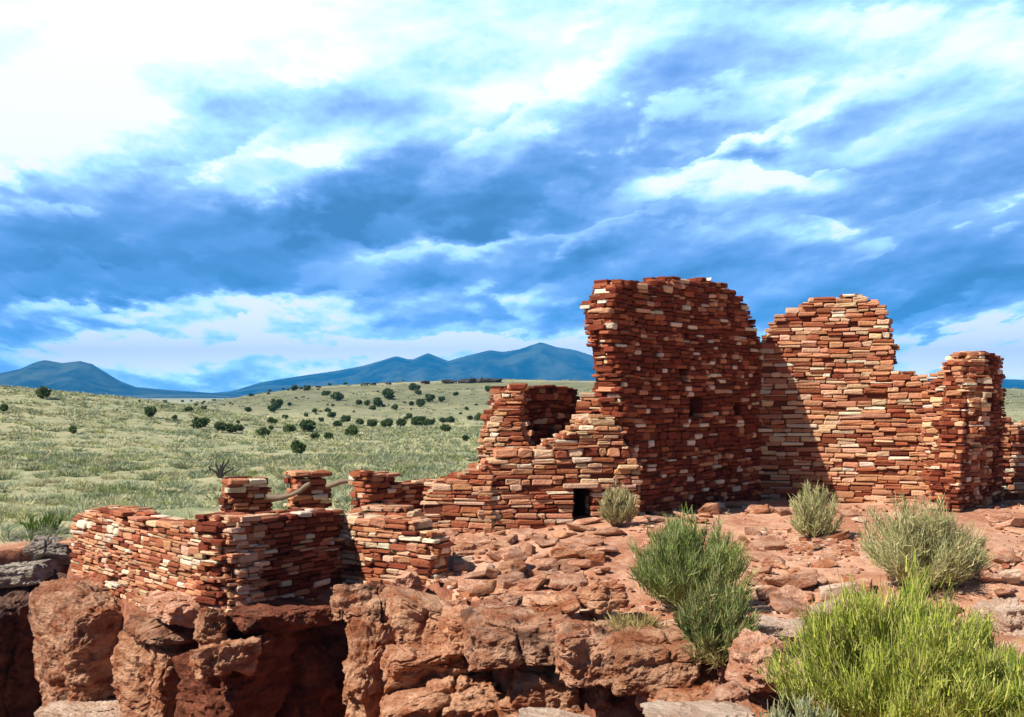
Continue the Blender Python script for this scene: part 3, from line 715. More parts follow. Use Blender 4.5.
def boulder(label, px, py, Y, w, h, dep, ang=0., mat=None, seed=1, n=26, k=5., amp=.12, cuts=5, strata=0., name='boulder', cat='rock', group=None, tilt=(0, 0), smooth=False, warp=.16, fr=1.6):
    """px,py = picture centre, w,h = picture size, dep = depth in metres"""
    n = int(n * 1.5); W, Q = rock_mesh(seed, (w / 2 / F * Y, dep / 2, h / 2 / F * Y), n, k + 2, amp * .75, cuts + 5, strata or .02, warp, fr)
    W = rotz(W, ang, tilt)
    loc = (gx(px, Y), Y, gz(py, Y))
    return tag(mesh_obj(name, W, Q, mat or M_ROCK, None, None, None, smooth), label, cat, group), loc
def B(*a, **k):
    o, loc = boulder(*a, **k); o.location = loc; return o
al = math.atan2(-4.5, 3.9)   # along the sunlit outer wall
G1 = 'rock blocks of the cliff below the low enclosure'
B('tall bulging lit cliff block at left end below the low enclosure, top rounded', 104, 664, 18.9, 116, 150, 1.8, al, M_ROCKD, 101, 44, 6, .16, 2, .015, 'cliff_block', 'rock', G1)
B('lit cliff block with overhanging cap under the sunlit outer wall corner', 188, 674, 16.8, 118, 126, 1.7, al, M_ROCK, 102, 40, 6, .14, 2, .015, 'cliff_block', 'rock', G1)
B('flat pink capstone ledge topping the cliff block right below the outer wall', 184, 622, 16.6, 92, 26, 1.5, al, M_ROCKD, 103, 34, 5, .11, 3, 0, 'cliff_block', 'rock', G1)
B('rounded capstone boulder above the leftmost cliff block', 104, 600, 19.0, 74, 34, 1.4, al, M_ROCKD, 104, 34, 4, .12, 3, 0, 'cliff_block', 'rock', G1)
B('small square lit block stuck in the cliff crack below the wall corner', 224, 660, 14.75, 44, 42, .8, al, M_ROCK, 105, 26, 6, .12, 3, 0, 'cliff_block', 'rock', G1)
B('narrow rock wedged in the dark crack between two lit cliff blocks', 136, 690, 16.9, 32, 44, .7, al, M_ROCK, 106, 24, 5, .14, 4, 0, 'cliff_block', 'rock', G1)
B('pale lower shelf at the foot of the leftmost cliff block', 100, 716, 17.4, 118, 20, 1.6, al, M_PALE, 107, 30, 6, .1, 3, .01, 'cliff_block', 'rock', G1)
B('huge shaded cliff face under the shaded outer wall', 286, 684, 16.7, 118, 168, 2.2, math.atan2(2., 1.38), M_DRED_SHADE, 108, 46, 8, .12, 2, .02, 'cliff_block', 'rock', G1)
B('dark shaded ledge directly under the shaded outer wall', 262, 612, 16.0, 100, 26, 1.9, math.atan2(2., 1.38), M_DRED_SHADE, 109, 30, 6, .12, 3, 0, 'cliff_block', 'rock', G1)
B('dark red cliff corner block under the corner where the sunlit and shaded outer walls meet', 232, 690, 15.55, 84, 150, 1.3, math.atan2(2., 1.38), M_DRED_SHADE, 150, 40, 8, .12, 2, .02, 'cliff_block', 'rock', G1)
B('flat pink rock shelf right under the foot of the sunlit outer wall', 190, 607, 16.35, 92, 22, 1.2, al, M_SLAB, 151, 30, 6, .09, 1, 0, 'cliff_block', 'rock', G1)
B('small reddish chockstone wedged under the low enclosure corner above the square lit block', 211, 628, 15.05, 30, 48, .6, .4, M_ROCK, 152, 22, 5, .12, 2, 0, 'cliff_block', 'rock', G1)
B('dark layered cliff across the side gully at far left edge', -18, 660, 22.3, 150, 190, 3.2, math.atan2(.82, .57) + .15, M_GREY, 110, 46, 9, .10, 1, .05, 'cliff_block', 'rock', G1)
G2 = 'pale ledge rocks at the far left rim'
B('long pale flat ledge rock at the far left rim, against the picture edge', 14, 571, 22.6, 96, 20, 1.8, .5, M_LEDGE, 111, 30, 5, .1, 3, .01, 'boulder', 'rock', G2)
B('grey rounded ledge boulder at left, nearest the outer wall', 44, 556, 23.4, 54, 32, 1.2, .4, M_LEDGE, 112, 28, 4, .13, 4, 0, 'boulder', 'rock', G2)
B('small dark ledge boulder behind the long pale ledge at the picture edge', 6, 553, 23.6, 34, 28, 1.1, .2, M_LEDGE, 113, 24, 4, .13, 4, 0, 'boulder', 'rock', G2)
B('low pale stone lying in the grass above the left ledge', 10, 534, 25.2, 26, 8, .7, .2, M_LEDGE, 114, 18, 4, .1, 4, 0, 'boulder', 'rock', G2)
G3 = 'boulders along the canyon rim'
B('rounded light boulder below the end wall beside the dark cleft', 366, 603, 15.7, 74, 50, 1.0, .2, M_ROCKD, 121, 34, 4, .13, 4, 0, 'boulder', 'rock', G3)
B('tall narrow sunlit rock pillar in the cleft under the rounded boulder', 368, 676, 15.4, 50, 110, 1.1, .3, M_ROCK, 122, 36, 4, .22, 4, .01, 'boulder', 'rock', G3, fr=2.6)
B('small lumpy rock clinging left of the rounded rim boulder', 342, 608, 15.8, 22, 30, .5, .2, M_ROCK, 123, 20, 4, .16, 4, 0, 'boulder', 'rock', G3)
B('two small stones leaning at the foot of the end wall', 408, 586, 15.6, 26, 26, .4, .6, M_SLAB, 124, 16, 4, .12, 5, 0, 'boulder', 'rock', G3, tilt=(0, -.5))
B('small reddish boulder at the top of the dark cleft', 414, 636, 13.6, 38, 26, .6, .2, M_ROCK, 125, 24, 4, .14, 4, 0, 'boulder', 'rock', G3)
B('broad layered orange boulder at the right of the cleft', 430, 668, 12.7, 92, 48, 1.2, .15, M_ROCK, 126, 38, 5, .12, 3, .012, 'boulder', 'rock', G3)
B('massive orange boulder at the bottom right of the cleft', 452, 704, 12.1, 140, 58, 1.6, .1, M_ROCK, 127, 44, 4, .13, 3, .012, 'boulder', 'rock', G3)
B('sloping bedrock hump above the broad layered boulder', 440, 622, 13.4, 96, 46, 1.3, .35, M_ROCK, 128, 36, 4, .16, 4, .01, 'boulder', 'rock', G3, tilt=(.1, .25))
B('rough rock knob on the slope beside the dark pitted ledge', 471, 636, 12.4, 62, 50, .9, .2, M_ROCK, 129, 32, 4, .17, 4, 0, 'boulder', 'rock', G3)
B('dark pitted ledge block with pale top at the canyon rim', 524, 645, 11.6, 104, 52, 1.5, .1, M_ROCKD, 130, 40, 7, .13, -3, 0, 'boulder', 'rock', G3)
B('dark pitted ledge block right of the crack', 594, 648, 11.0, 76, 48, 1.4, .05, M_ROCKD, 131, 36, 7, .12, -3, 0, 'boulder', 'rock', G3)
B('square reddish ledge block below the tall green shrub', 655, 660, 10.4, 82, 46, 1.3, -.1, M_ROCK, 132, 36, 9, .07, -3, .008, 'boulder', 'rock', G3)
B('long lower ledge block at the bottom edge under the square ledge', 700, 702, 9.9, 146, 40, 1.3, -.15, M_ROCK, 133, 40, 5, .11, 3, .01, 'boulder', 'rock', G3)
B('smooth shaded red rock face in the hollow under the pitted ledge', 548, 706, 11.3, 110, 70, .6, .1, M_ROCK, 134, 34, 7, .07, 2, 0, 'boulder', 'rock', G3)
B('dark rock in the hollow under the crack', 612, 690, 10.9, 44, 50, .8, .1, M_ROCKD, 135, 24, 5, .14, 3, 0, 'boulder', 'rock', G3)
B('pink flat topped boulder with shaded right side on the slope edge', 502, 605, 12.6, 46, 18, .7, -.1, M_SLAB, 136, 24, 6, .09, 4, 0, 'boulder', 'rock', G3)
B('long smooth grey pink boulder in the middle of the rim', 556, 603, 12.4, 54, 17, .7, .1, M_ROCK, 137, 28, 4, .1, 3, 0, 'boulder', 'rock', G3)
B('rounded red boulder at the left foot of the tall green shrub', 602, 597, 12.6, 36, 26, .6, .3, M_ROCK, 138, 26, 4, .12, 4, 0, 'boulder', 'rock', G3)
B('pale grey flat boulder right of the lower shrub', 780, 628, 10.4, 62, 20, .8, -.2, M_PALE, 139, 26, 5, .09, 3, 0, 'boulder', 'rock', G3, tilt=(0, .12))
B('reddish leaning boulder below the pale flat one', 760, 662, 9.4, 44, 50, .7, .2, M_SLAB, 140, 28, 5, .12, 4, 0, 'boulder', 'rock', G3)
B('rough red rock at the bottom left of the yellow green bush', 733, 700, 8.7, 30, 28, .5, .2, M_SLAB, 141, 22, 4, .13, 4, 0, 'boulder', 'rock', G3)
B('pale angular boulder at the right edge behind the yellow green bush', 1003, 622, 11.6, 46, 50, .9, .2, M_PALE, 142, 30, 5, .12, 4, 0, 'boulder', 'rock', G3)
B('small pale stone beside the angular boulder at the right', 978, 640, 10.8, 20, 20, .4, .2, M_PALE, 143, 18, 4, .12, 4, 0, 'boulder', 'rock', G3)
B('white limestone boulder at the bottom edge, right one', 700, 716, 6.7, 110, 14, .5, 0, M_PALE, 144, 26, 4, .1, 3, 0, 'boulder', 'rock', G3)
B('white limestone boulder at the bottom edge, left one', 552, 719, 6.6, 70, 14, .4, 0, M_PALE, 145, 24, 4, .1, 3, 0, 'boulder', 'rock', G3)

# angular slabs lying on the slope, each where it lies in the photo: px, py, w, h, label
SL = [
 (462, 569, 15, 8, 'small square stone alone at the left of the bare slope'), (513, 572, 23, 10, 'dark topped slab near the left of the slab pile'), (510, 585, 22, 14, 'thick shaded block at the lower left of the slab pile'),
 (532, 586, 25, 13, 'tan wedge block at the lower middle of the slab pile'), (531, 575, 13, 6, 'small pale slab inside the pile above the tan wedge'), (545, 567, 20, 9, 'reddish slab on top of the slab pile'),
 (546, 577, 19, 9, 'pale tilted slab in the middle of the slab pile'), (516, 559, 18, 14, 'upright pale block at the top left of the slab pile'), (527, 553, 14, 12, 'pointed red shard standing at the back of the slab pile'),
 (538, 559, 15, 6, 'thin slab behind the top of the slab pile'), (561, 555, 16, 12, 'dark red tilted shard right of the pile top'), (578, 556, 26, 7, 'long thin red slab at the back right of the pile'),
 (566, 565, 18, 9, 'chunky red stone among the right part of the slab pile'), (587, 568, 29, 7, 'long pale flat slab at the right of the slab pile'), (597, 560, 20, 12, 'brown tilted slab by the left edge of the tall green shrub'),
 (570, 573, 20, 7, 'flat pinkish slab above the broad orange slab'), (569, 585, 36, 11, 'broad orange slab at the lower right of the slab pile'), (583, 547, 17, 4, 'thin flake above the slab pile'),
 (590, 542, 22, 5, 'flat pale flake below the small olive shrub'), (613, 534, 24, 6, 'flat slab right under the small olive shrub'), (581, 530, 28, 5, 'long pale flake left of the small olive shrub'), (586, 523, 22, 5, 'pale doorstep stone below the doorway'),
 (499, 547, 17, 9, 'dark red stone on the bare slope left of the pile'), (484, 543, 16, 5, 'pale narrow stone on the upper bare slope'), (496, 560, 20, 5, 'thin flat stone left of the upright pale block'),
 (479, 584, 38, 6, 'long low slab across the lower bare slope'), (484, 593, 22, 10, 'brown stone above the flat topped pink boulder'), (492, 577, 11, 8, 'little round stone left of the dark topped slab'), (456, 582, 13, 5, 'little flake at the left lip of the slope'),
 (448, 535, 20, 9, 'pale stone at the foot of the low front wall'), (441, 545, 16, 7, 'red stone by the end of the wall beside the slope'), (470, 530, 14, 5, 'small flake against the low front wall'),
 (646, 506, 13, 9, 'white pointed stone at the foot of the highest wall'), (711, 511, 21, 12, 'dark square stone in front of the highest wall'), (735, 506, 32, 6, 'flat pink slab in front of the highest wall'), (762, 510, 23, 8, 'pale slab below the shaded wall corner'), (783, 512, 17, 8, 'red stone just left of the small grey shrub'),
 (770, 546, 27, 11, 'pinkish slab on the open ground below the small grey shrub'), (774, 564, 20, 11, 'cube shaped red stone on the open ground'), (834, 559, 20, 6, 'flat round pale stone on the open ground'), (832, 538, 28, 7, 'dark edged slab right below the small grey shrub'), (809, 549, 24, 5, 'thin brown flake below the small grey shrub'),
 (793, 586, 40, 13, 'broad flat red slab topping the right slab heap'), (797, 600, 32, 11, 'thick shaded slab under the broad flat red slab'), (770, 595, 21, 13, 'pale wedge at the left of the right slab heap'), (799, 611, 38, 9, 'low red slab at the bottom of the right slab heap'), (757, 583, 24, 7, 'pale flake between the tall green shrub and the right slab heap'),
 (840, 594, 29, 15, 'white topped tilted slab right of the broad flat red slab'), (862, 590, 21, 15, 'shaded stone left of the big grey shrub foot'), (832, 611, 32, 15, 'smooth pink stone in front of the white topped slab'), (858, 608, 18, 10, 'pale stone touching the yellow green bush'), (815, 578, 24, 6, 'pale flake behind the broad flat red slab'),
 (1007, 562, 23, 7, 'pale flake right of the big grey shrub'), (1012, 579, 22, 12, 'white stone by the shade of the big grey shrub'), (998, 520, 22, 8, 'pale stone at the shaded foot of the right wall'), (1017, 525, 28, 7, 'long pale slab at the right edge below the right wall'), (948, 611, 22, 12, 'tan stone behind the yellow green bush'), (892, 502, 14, 4, 'flat flake at the foot of the back wall'),
 (852, 514, 16, 4, 'thin flake right of the small grey shrub'), (930, 503, 18, 6, 'pale stone at the foot of the ragged shoulder'), (690, 520, 22, 6, 'flat flake behind the tall green shrub top'), (622, 518, 16, 6, 'pale stone right of the small olive shrub'), (655, 521, 18, 5, 'thin slab between the olive shrub and the tall green shrub'),
 (606, 626, 20, 8, 'pale flake on the dry grass by the rim'), (548, 545, 22, 6, 'low stone at the middle of the bare slope'), (520, 535, 20, 5, 'thin flake on the slope below the doorway wall'), (752, 533, 18, 6, 'small slab right of the tall green shrub top')]
for i, (px, py, w, h, lab) in enumerate(SL):
    r = random.Random(500 + i)
    p = hit(px, py + h * .35)
    Y = p.y; hw = w / 2 / F * Y; hh = max(h / 2 / F * Y * .8, .025)
    hw *= 1.12; hh *= 1.35
    W, Q = rock_mesh(500 + i, (hw * 1.05, hw * r.uniform(.55, .9), hh), 9, 9, .05, 6, 0, .38)
    t = (r.uniform(-.35, .3), r.uniform(-.32, .32))
    if 'upright' in lab or 'pointed' in lab or 'standing' in lab: t = (r.uniform(-.2, .2), .5)
    W = rotz(W, r.uniform(-.5, .5), t)
    tag(mesh_obj('stone_slab', W, Q, M_PALE if ('white' in lab) else (M_ROCK if ('dark' in lab or 'brown' in lab) else M_SLAB)), lab, 'stone', 'loose slabs on the slope').location = (p.x, p.y + hw * .3, p.z + hh * .75)

# small shards: a few prototypes, copied
rs = random.Random(77)
protos = []
for i in range(7):
    W, Q = rock_mesh(900 + i, (1, rs.uniform(.6, .95), rs.uniform(.28, .5)), 5, 9, .05, 5, 0, .35)
    o = mesh_obj('stone_shard', W, Q, [M_SLAB, M_ROCK, M_SLAB, M_PALE][i % 4]); protos.append(o)
ZONES = [((450, 528, 610, 600), 110, 'small sandstone shard strewn over the bare slope around the slab pile'),
         ((610, 504, 780, 560), 18, 'small sandstone shard lying in front of the highest wall'),
         ((756, 520, 870, 625), 50, 'small sandstone shard around the right slab heap'),
         ((840, 500, 1024, 560), 24, 'small sandstone shard on bare ground before the back wall'),
         ((480, 600, 640, 625), 20, 'small sandstone shard on the pitted ledge tops'),
         ((930, 560, 1024, 640), 18, 'small sandstone shard near the right edge by the angular boulder')]
first = set()
for (x0, y0, x1, y1), n, lab in ZONES:
    for _ in range(n):
        px, py = rs.uniform(x0, x1), rs.uniform(y0, y1)
        p = hit(px, py)
        if p.y > 26 or p.z < -3.4: continue
        k = rs.randrange(7); o = protos[k]
        if k in first:
            o = o.copy(); COL.objects.link(o)
        first.add(k)
        sz_ = rs.uniform(1.2, 4.2) * rs.choice((1, 1, 1.4, 1.9)) / F * p.y
        o.scale = (sz_, sz_ * rs.uniform(.7, 1.2), sz_ * rs.uniform(.6, 1.1)); o.rotation_euler = (rs.uniform(-.3, .3), rs.uniform(-.3, .3), rs.uniform(0, 6.3))
        o.location = (p.x, p.y, p.z + sz_ * .2)
        tag(o, lab, 'stone', 'small stone shards')

# more broken slabs, copied the same way
sp_ = []
for i in range(5):
    W, Q = rock_mesh(950 + i, (1, rs.uniform(.55, .9), rs.uniform(.22, .4)), 8, 9, .05, 6, 0, .38)
    sp_.append(mesh_obj('stone_slab', W, Q, [M_SLAB, M_ROCK][i % 2]))
used_ = set()
for (x0, y0, x1, y1), n, lab in [((455, 535, 615, 600), 46, 'broken sandstone slab lying in the rubble slope around the slab pile'), ((750, 535, 870, 620), 26, 'broken sandstone slab in the rubble around the right slab heap'), ((615, 505, 760, 535), 5, 'broken sandstone slab on the ground before the highest wall'), ((930, 530, 1024, 600), 8, 'broken sandstone slab on bare ground at the right edge')]:
    for _ in range(n):
        p = hit(rs.uniform(x0, x1), rs.uniform(y0, y1)); k = rs.randrange(5); o = sp_[k]
        if k in used_: o = o.copy(); COL.objects.link(o)
        used_.add(k); q = rs.uniform(5, 13) / F * p.y
        o.scale = (q, q * rs.uniform(.8, 1.2), q * rs.uniform(.7, 1.3)); o.rotation_euler = (rs.uniform(-.4, .4), rs.uniform(-.4, .4), rs.uniform(0, 6.3)); o.location = (p.x, p.y, p.z + q * .16)
        tag(o, lab, 'stone', 'broken slabs in the rubble')
def gravel():
    nr = np.random.default_rng(8); n = 14000
    Y = np.sqrt(nr.uniform(8.5 ** 2, 23.5 ** 2, n)); X = nr.uniform(-.16, .5, n) * Y
    dn = fbm(np.stack([X * .8, Y * .8, 0 * X], 1), 3, 61); k = (poly_sd(X, Y, CANYON) > .1) & (dn + nr.normal(0, .25, n) > -.05 + .5 * sst(16, 20, Y))
    X, Y = X[k], Y[k]; n = len(X); Z = height(X, Y); r = np.exp(nr.normal(math.log(.018), .5, n))
    cube = np.array([(x, y, z) for z in (-1, 1) for y in (-1, 1) for x in (-1, 1)], float)
    v = cube[None] * nr.uniform(.55, 1.15, (n, 8, 3)) * r[:, None, None] * np.array((1.1, 1, .55)); a = nr.uniform(0, 6.28, n); c, s_ = np.cos(a)[:, None], np.sin(a)[:, None]
    v = np.stack([v[..., 0] * c - v[..., 1] * s_, v[..., 0] * s_ + v[..., 1] * c, v[..., 2]], 2) + np.stack([X, Y, Z + r * .2], 1)[:, None]
    f = np.array([(0, 2, 3, 1), (4, 5, 7, 6), (0, 1, 5, 4), (2, 6, 7, 3), (0, 4, 6, 2), (1, 3, 7, 5)]); f = (np.arange(n) * 8)[:, None, None] + f
    col = np.array([(.40, .16, .08), (.55, .30, .19), (.68, .48, .35), (.30, .11, .06)])[nr.integers(0, 4, n)] * nr.uniform(.8, 1.2, (n, 1))
    tag(mesh_obj('gravel', v.reshape(-1, 3), f.reshape(-1, 4), M_STONE, None, None, np.repeat(col, 8, 0)), 'scattered red and tan gravel on the bare rise', 'gravel', None, 'stuff')
gravel()

# dark rim rocks on the mesa crest and the left hill
crest = [(447, 388, 10), (455, 387, 7), (463, 386, 9), (471, 385, 12), (480, 385, 10), (489, 384, 11), (498, 384, 9), (365, 389, 7), (373, 389, 6), (300, 392, 6), (318, 391, 5), (8, 389, 8), (14, 391, 6), (2, 388, 6), (388, 387, 6), (425, 386, 8)]
W, Q = rock_mesh(1200, (1, .8, .5), 7, 5, .12, 5, 0, .25)
proto_b = None
for i, (px, py, w) in enumerate(crest):
    Y = 296 if px > 100 else 118
    x = gx(px, Y); z = float(height(x, Y)[0]); s = w / 2 / F * Y
    o = mesh_obj('boulder', W, Q, M_BASALT) if proto_b is None else proto_b.copy()
    if proto_b is not None: COL.objects.link(o)
    proto_b = proto_b or o
    o.location = (x, Y, z + s * .15); o.scale = (s * 1.1, s, s * .8); o.rotation_euler = (0, 0, i * 1.3)
    tag(o, 'dark basalt rock on the rim of the distant mesa' if px > 100 else 'dark basalt rock on the crest of the left hill', 'rock', 'dark rim rocks')

# ---------------------------------------------------------------- plants
def ribbons(P0, Dr, L, W_, bend, seg=2, tip=.25):
    """tapered bent blades; P0,Dr,bend (n,3), L,W_ (n,)"""
    n = len(P0); r = np.cross(Dr, np.random.default_rng(n).normal(size=(n, 3))); r /= np.linalg.norm(r, axis=1)[:, None] + 1e-9
    V_ = np.empty((n, seg + 1, 2, 3))
    for i in range(seg + 1):
        t = i / seg; c = P0 + Dr * (L * t)[:, None] + bend * (L * t * t)[:, None]
        w = (W_ * (1 - (1 - tip) * t) / 2)[:, None] * r
        V_[:, i, 0] = c - w; V_[:, i, 1] = c + w
    V_ = V_.reshape(-1, 3); b = (np.arange(n) * (seg + 1) * 2)[:, None]
    q = np.concatenate([b + np.array([2 * i, 2 * i + 1, 2 * i + 3, 2 * i + 2]) for i in range(seg)])
    return V_, q
def rcol(nr, n, cols, per, jit=.18):
    cols = np.array(cols); c = cols[nr.integers(0, len(cols), n)] * (1 + nr.uniform(-jit, jit, (n, 1)))
    return np.repeat(c, per, 0)
def shrub_parts(seed, h, rad, nstem, ntwig, cols, tw_len, tw_w, stem_w, up=.8, open_=.0, lobes=None, sq=1.):
    """woody stems fanning from the base, fine green twigs along their outer halves"""
    nr = np.random.default_rng(seed)
    th = nr.uniform(0, 2 * math.pi, nstem); rr = np.sqrt(nr.uniform(0, 1, nstem))
    lob = 1 + .13 * np.sin(th * 3 + seed) + .09 * np.sin(th * 5 + seed * 2) + np.clip(nr.normal(0, .07, nstem), -.15, .1)
    ex = np.stack([np.cos(th) * rr * rad * lob, np.sin(th) * rr * rad * lob * sq, h * np.sqrt(np.clip(1 - (rr * .93) ** 2, 0, 1)) * lob * nr.uniform(.78, 1.04, nstem)], 1)
    st = np.stack([np.cos(th), np.sin(th), 0 * th], 1) * (rad * .10 * nr.uniform(.2, 1.2, nstem))[:, None]
    Lv = ex - st; L = np.linalg.norm(Lv, axis=1)
    bend = np.zeros((nstem, 3)); bend[:, 2] = .30 * up; bend[:, :2] = nr.normal(0, .06, (nstem, 2))
    Dr = Lv / L[:, None] - bend
    sv, sq_ = ribbons(st, Dr, L * .92, np.full(nstem, stem_w), bend, 4, .35)
    k = nr.integers(0, nstem, ntwig); t = nr.uniform(.22, 1., ntwig) ** .6
    P0 = st[k] + Dr[k] * (L[k] * .92 * t)[:, None] + bend[k] * (L[k] * .92 * t * t)[:, None]
    P0 += nr.normal(0, .035 * rad, (ntwig, 3))
    out = Dr[k] + 2 * bend[k] * t[:, None]; d = out * .8 + nr.normal(0, .52, (ntwig, 3)); d[:, 2] += up * .7
    d /= np.linalg.norm(d, axis=1)[:, None]
    Lt = tw_len * nr.uniform(.55, 1.3, ntwig)
    b2 = nr.normal(0, .12, (ntwig, 3)); b2[:, 2] += .1
    keep = P0[:, 2] > .02
    P0, d, Lt, b2 = P0[keep], d[keep], Lt[keep], b2[keep]; n = len(P0)
    fv, fq = ribbons(P0, d, Lt, tw_w * nr.uniform(.7, 1.3, n), b2, 2, .35)
    fc = rcol(nr, n, cols, 6)
    return (sv, sq_), (fv, fq, fc)
def shrub(label, name, px, py, hpx, wpx, seed, nstem, ntwig, cols, tw_len, tw_px=1.0, group=None, up=.8, stem_px=1.2, sq=1., Y=None, stemcol=None, mat=None):
    p = hit(px, py) if Y is None else Vector((gx(px, Y), Y, float(height(gx(px, Y), Y)[0])))
    s = p.y / F
    (sv, sq_), (fv, fq, fc) = shrub_parts(seed, hpx * s, wpx / 2 * s, nstem, ntwig, cols, tw_len * hpx * s, tw_px * s, stem_px * s, up, sq=sq)
    o = thing(name, label, 'shrub', (p.x, p.y, p.z - .03), group)
    mesh_obj('stem', sv, sq_, mat or M_WOODY, o); mesh_obj('foliage', fv, fq, M_FOL, o, None, fc)
    return o
GREEN = [(.22, .30, .085), (.30, .37, .12), (.38, .43, .18), (.13, .19, .06), (.44, .43, .2), (.26, .34, .08)]
YELL = [(.42, .50, .08), (.54, .58, .12), (.30, .38, .05), (.62, .62, .18), (.20, .26, .05), (.46, .42, .16)]
GREYG = [(0.435, 0.425, 0.196), (0.588, 0.552, 0.274), (0.305, 0.297, 0.147), (0.718, 0.659, 0.371), (0.37, 0.404, 0.176)]
OLIVE = [(0.403, 0.388, 0.186), (0.527, 0.48, 0.264), (0.279, 0.295, 0.124), (0.62, 0.542, 0.326)]
DRY = [(0.272, 0.24, 0.096), (0.384, 0.32, 0.144), (0.16, 0.192, 0.064), (0.48, 0.4, 0.192), (0.128, 0.176, 0.056)]
SG = 'shrubs growing around the ruin'
shrub('tall green upright shrub growing in the middle of the rocky slope', 'green_shrub', 690, 610, 98, 134, 3, 110, 14000, GREEN, .115, .95, SG, .9, 1.0)
shrub('darker half dry shrub hanging over the square ledge block', 'green_shrub', 716, 672, 80, 86, 4, 90, 7000, DRY + GREEN[:4], .13, 1.1, SG, .7, 1.)
shrub('big bright yellow green bush filling the lower right corner', 'rabbitbrush', 906, 752, 147, 252, 5, 300, 46000, YELL, .088, 1.2, SG, 1.3, 1.4, Y=6.9)
shrub('smaller yellow green bush cut by the right edge at the bottom', 'rabbitbrush', 1022, 775, 130, 130, 6, 120, 9000, YELL + GREEN[:2], .125, 1.5, SG, 1.3, 1.4, Y=6.3)
shrub('pale silvery green bush at the bottom edge left of the yellow green bush', 'rabbitbrush', 800, 770, 72, 110, 16, 80, 4500, [(.42, .38, .20), (.45, .48, .30), (.25, .30, .13)], .14, 1.6, SG, .9, 1.4, Y=6.2)
shrub('large rounded olive grey shrub in front of the right wall', 'grey_shrub', 922, 592, 90, 124, 7, 220, 17000, GREYG, .105, .85, SG, .45, 1.0)
shrub('small rounded grey green shrub in front of the back wall', 'grey_shrub', 815, 540, 56, 54, 8, 90, 5000, GREYG, .13, .85, SG, .7, .9)
shrub('small olive shrub beside the doorway', 'grey_shrub', 617, 527, 43, 42, 9, 80, 3600, OLIVE, .15, .85, SG, .9, .9)
shrub('small green shrub growing behind the low enclosure between two stub pillars', 'green_shrub', 283, 517, 24, 36, 10, 40, 700, [(.22, .27, .06), (.30, .35, .09), (.16, .20, .05)], .3, 1.2, SG, 1.2, Y=21.6)
shrub('bright green clump in the grass above the far left ledge', 'green_shrub', 42, 534, 22, 44, 12, 40, 800, [(.15, .22, .05), (.20, .28, .07), (.10, .15, .04)], .3, 1.2, SG, 1.2, Y=25.0)
shrub('tiny pale sprig sprouting at the bottom edge between white stones', 'plant_sprig', 577, 722, 24, 22, 13, 10, 70, [(.30, .33, .18), (.40, .42, .26)], .3, 2.2, SG, .9, 1.6, Y=6.5)
shrub('little grey green bush at the foot of the far left ledge', 'grey_shrub', 64, 552, 24, 20, 14, 26, 420, GREYG, .25, 1.1, SG, .8, Y=22.4)
shrub('patch of straw coloured brush on the rim below the tall green shrub', 'dry_brush', 632, 640, 26, 76, 15, 50, 800, [(.42, .33, .13), (.5, .4, .18), (.33, .26, .1)], .4, 1.3, SG, .3)
shrub('yellowish dry brush spilling under the half dry shrub', 'dry_brush', 728, 690, 30, 90, 17, 50, 900, [(.36, .31, .13), (.25, .24, .08), (.45, .36, .17)], .4, 1.4, SG, .2)
def dead():
    p = hit(220, 478); s = p.y / F; nr = np.random.default_rng(5)
    o = thing('dead_shrub', 'charred leafless dead shrub standing in the grass left of the stub pillars', 'shrub', tuple(p))
    for dx, dz in ((-12, 11), (-5, 15), (0, 13), (4, 19), (10, 20), (14, 10)):
        q = np.array([(0, 0, -.05), (dx * .35 * s, .02, dz * .5 * s), (dx * .8 * s, .05, dz * .8 * s), (dx * s, .08, dz * s)])
        v, f = tube(q, np.array((.05, .04, .03, .012)), 6); mesh_obj('branch', v, f, M_CHAR, o)
dead()

# junipers on the plain and the hills
def juniper_mesh(seed):
    nr = np.random.default_rng(seed)
    c = []
    for _ in range(7):
        a = nr.uniform(0, 6.28); r = nr.uniform(.1, .5); c.append((math.cos(a) * r, math.sin(a) * r, nr.uniform(.3, .78), nr.uniform(.26, .42)))
    c.append((0, 0, .5, .45)); P_ = []; N_ = []
    for x, y, z, r in c:
        n = int(110 * (r / .35) ** 2); d = nr.normal(size=(n, 3)); d /= np.linalg.norm(d, axis=1)[:, None]
        P_.append(np.array((x, y, z)) + d * (r * nr.uniform(.55, 1.06, n))[:, None] * np.array((1, 1, .85)))
    P_ = np.concatenate(P_); P_ = P_[P_[:, 2] > .06]; n = len(P_)
    d = nr.normal(size=(n, 3)); d[:, 2] += .5; d /= np.linalg.norm(d, axis=1)[:, None]
    v, q = ribbons(P_, d, np.full(n, .17), nr.uniform(.08, .16, n), nr.normal(0, .1, (n, 3)), 1, .7)
    col = rcol(nr, n, [(.075, .115, .035), (.10, .145, .05), (.14, .18, .065), (.055, .09, .03)], 4, .25)
    return v, q, col
JV = []
for i in range(5):
    v, q, c = juniper_mesh(300 + i); tv, tq = tube([(0, 0, -.1), (.03, .02, .2), (0, .03, .5), (.02, 0, .8)], np.array((.075, .06, .045, .02)), 7)
    JV.append((v, q, c, tv, tq))
jp = {}
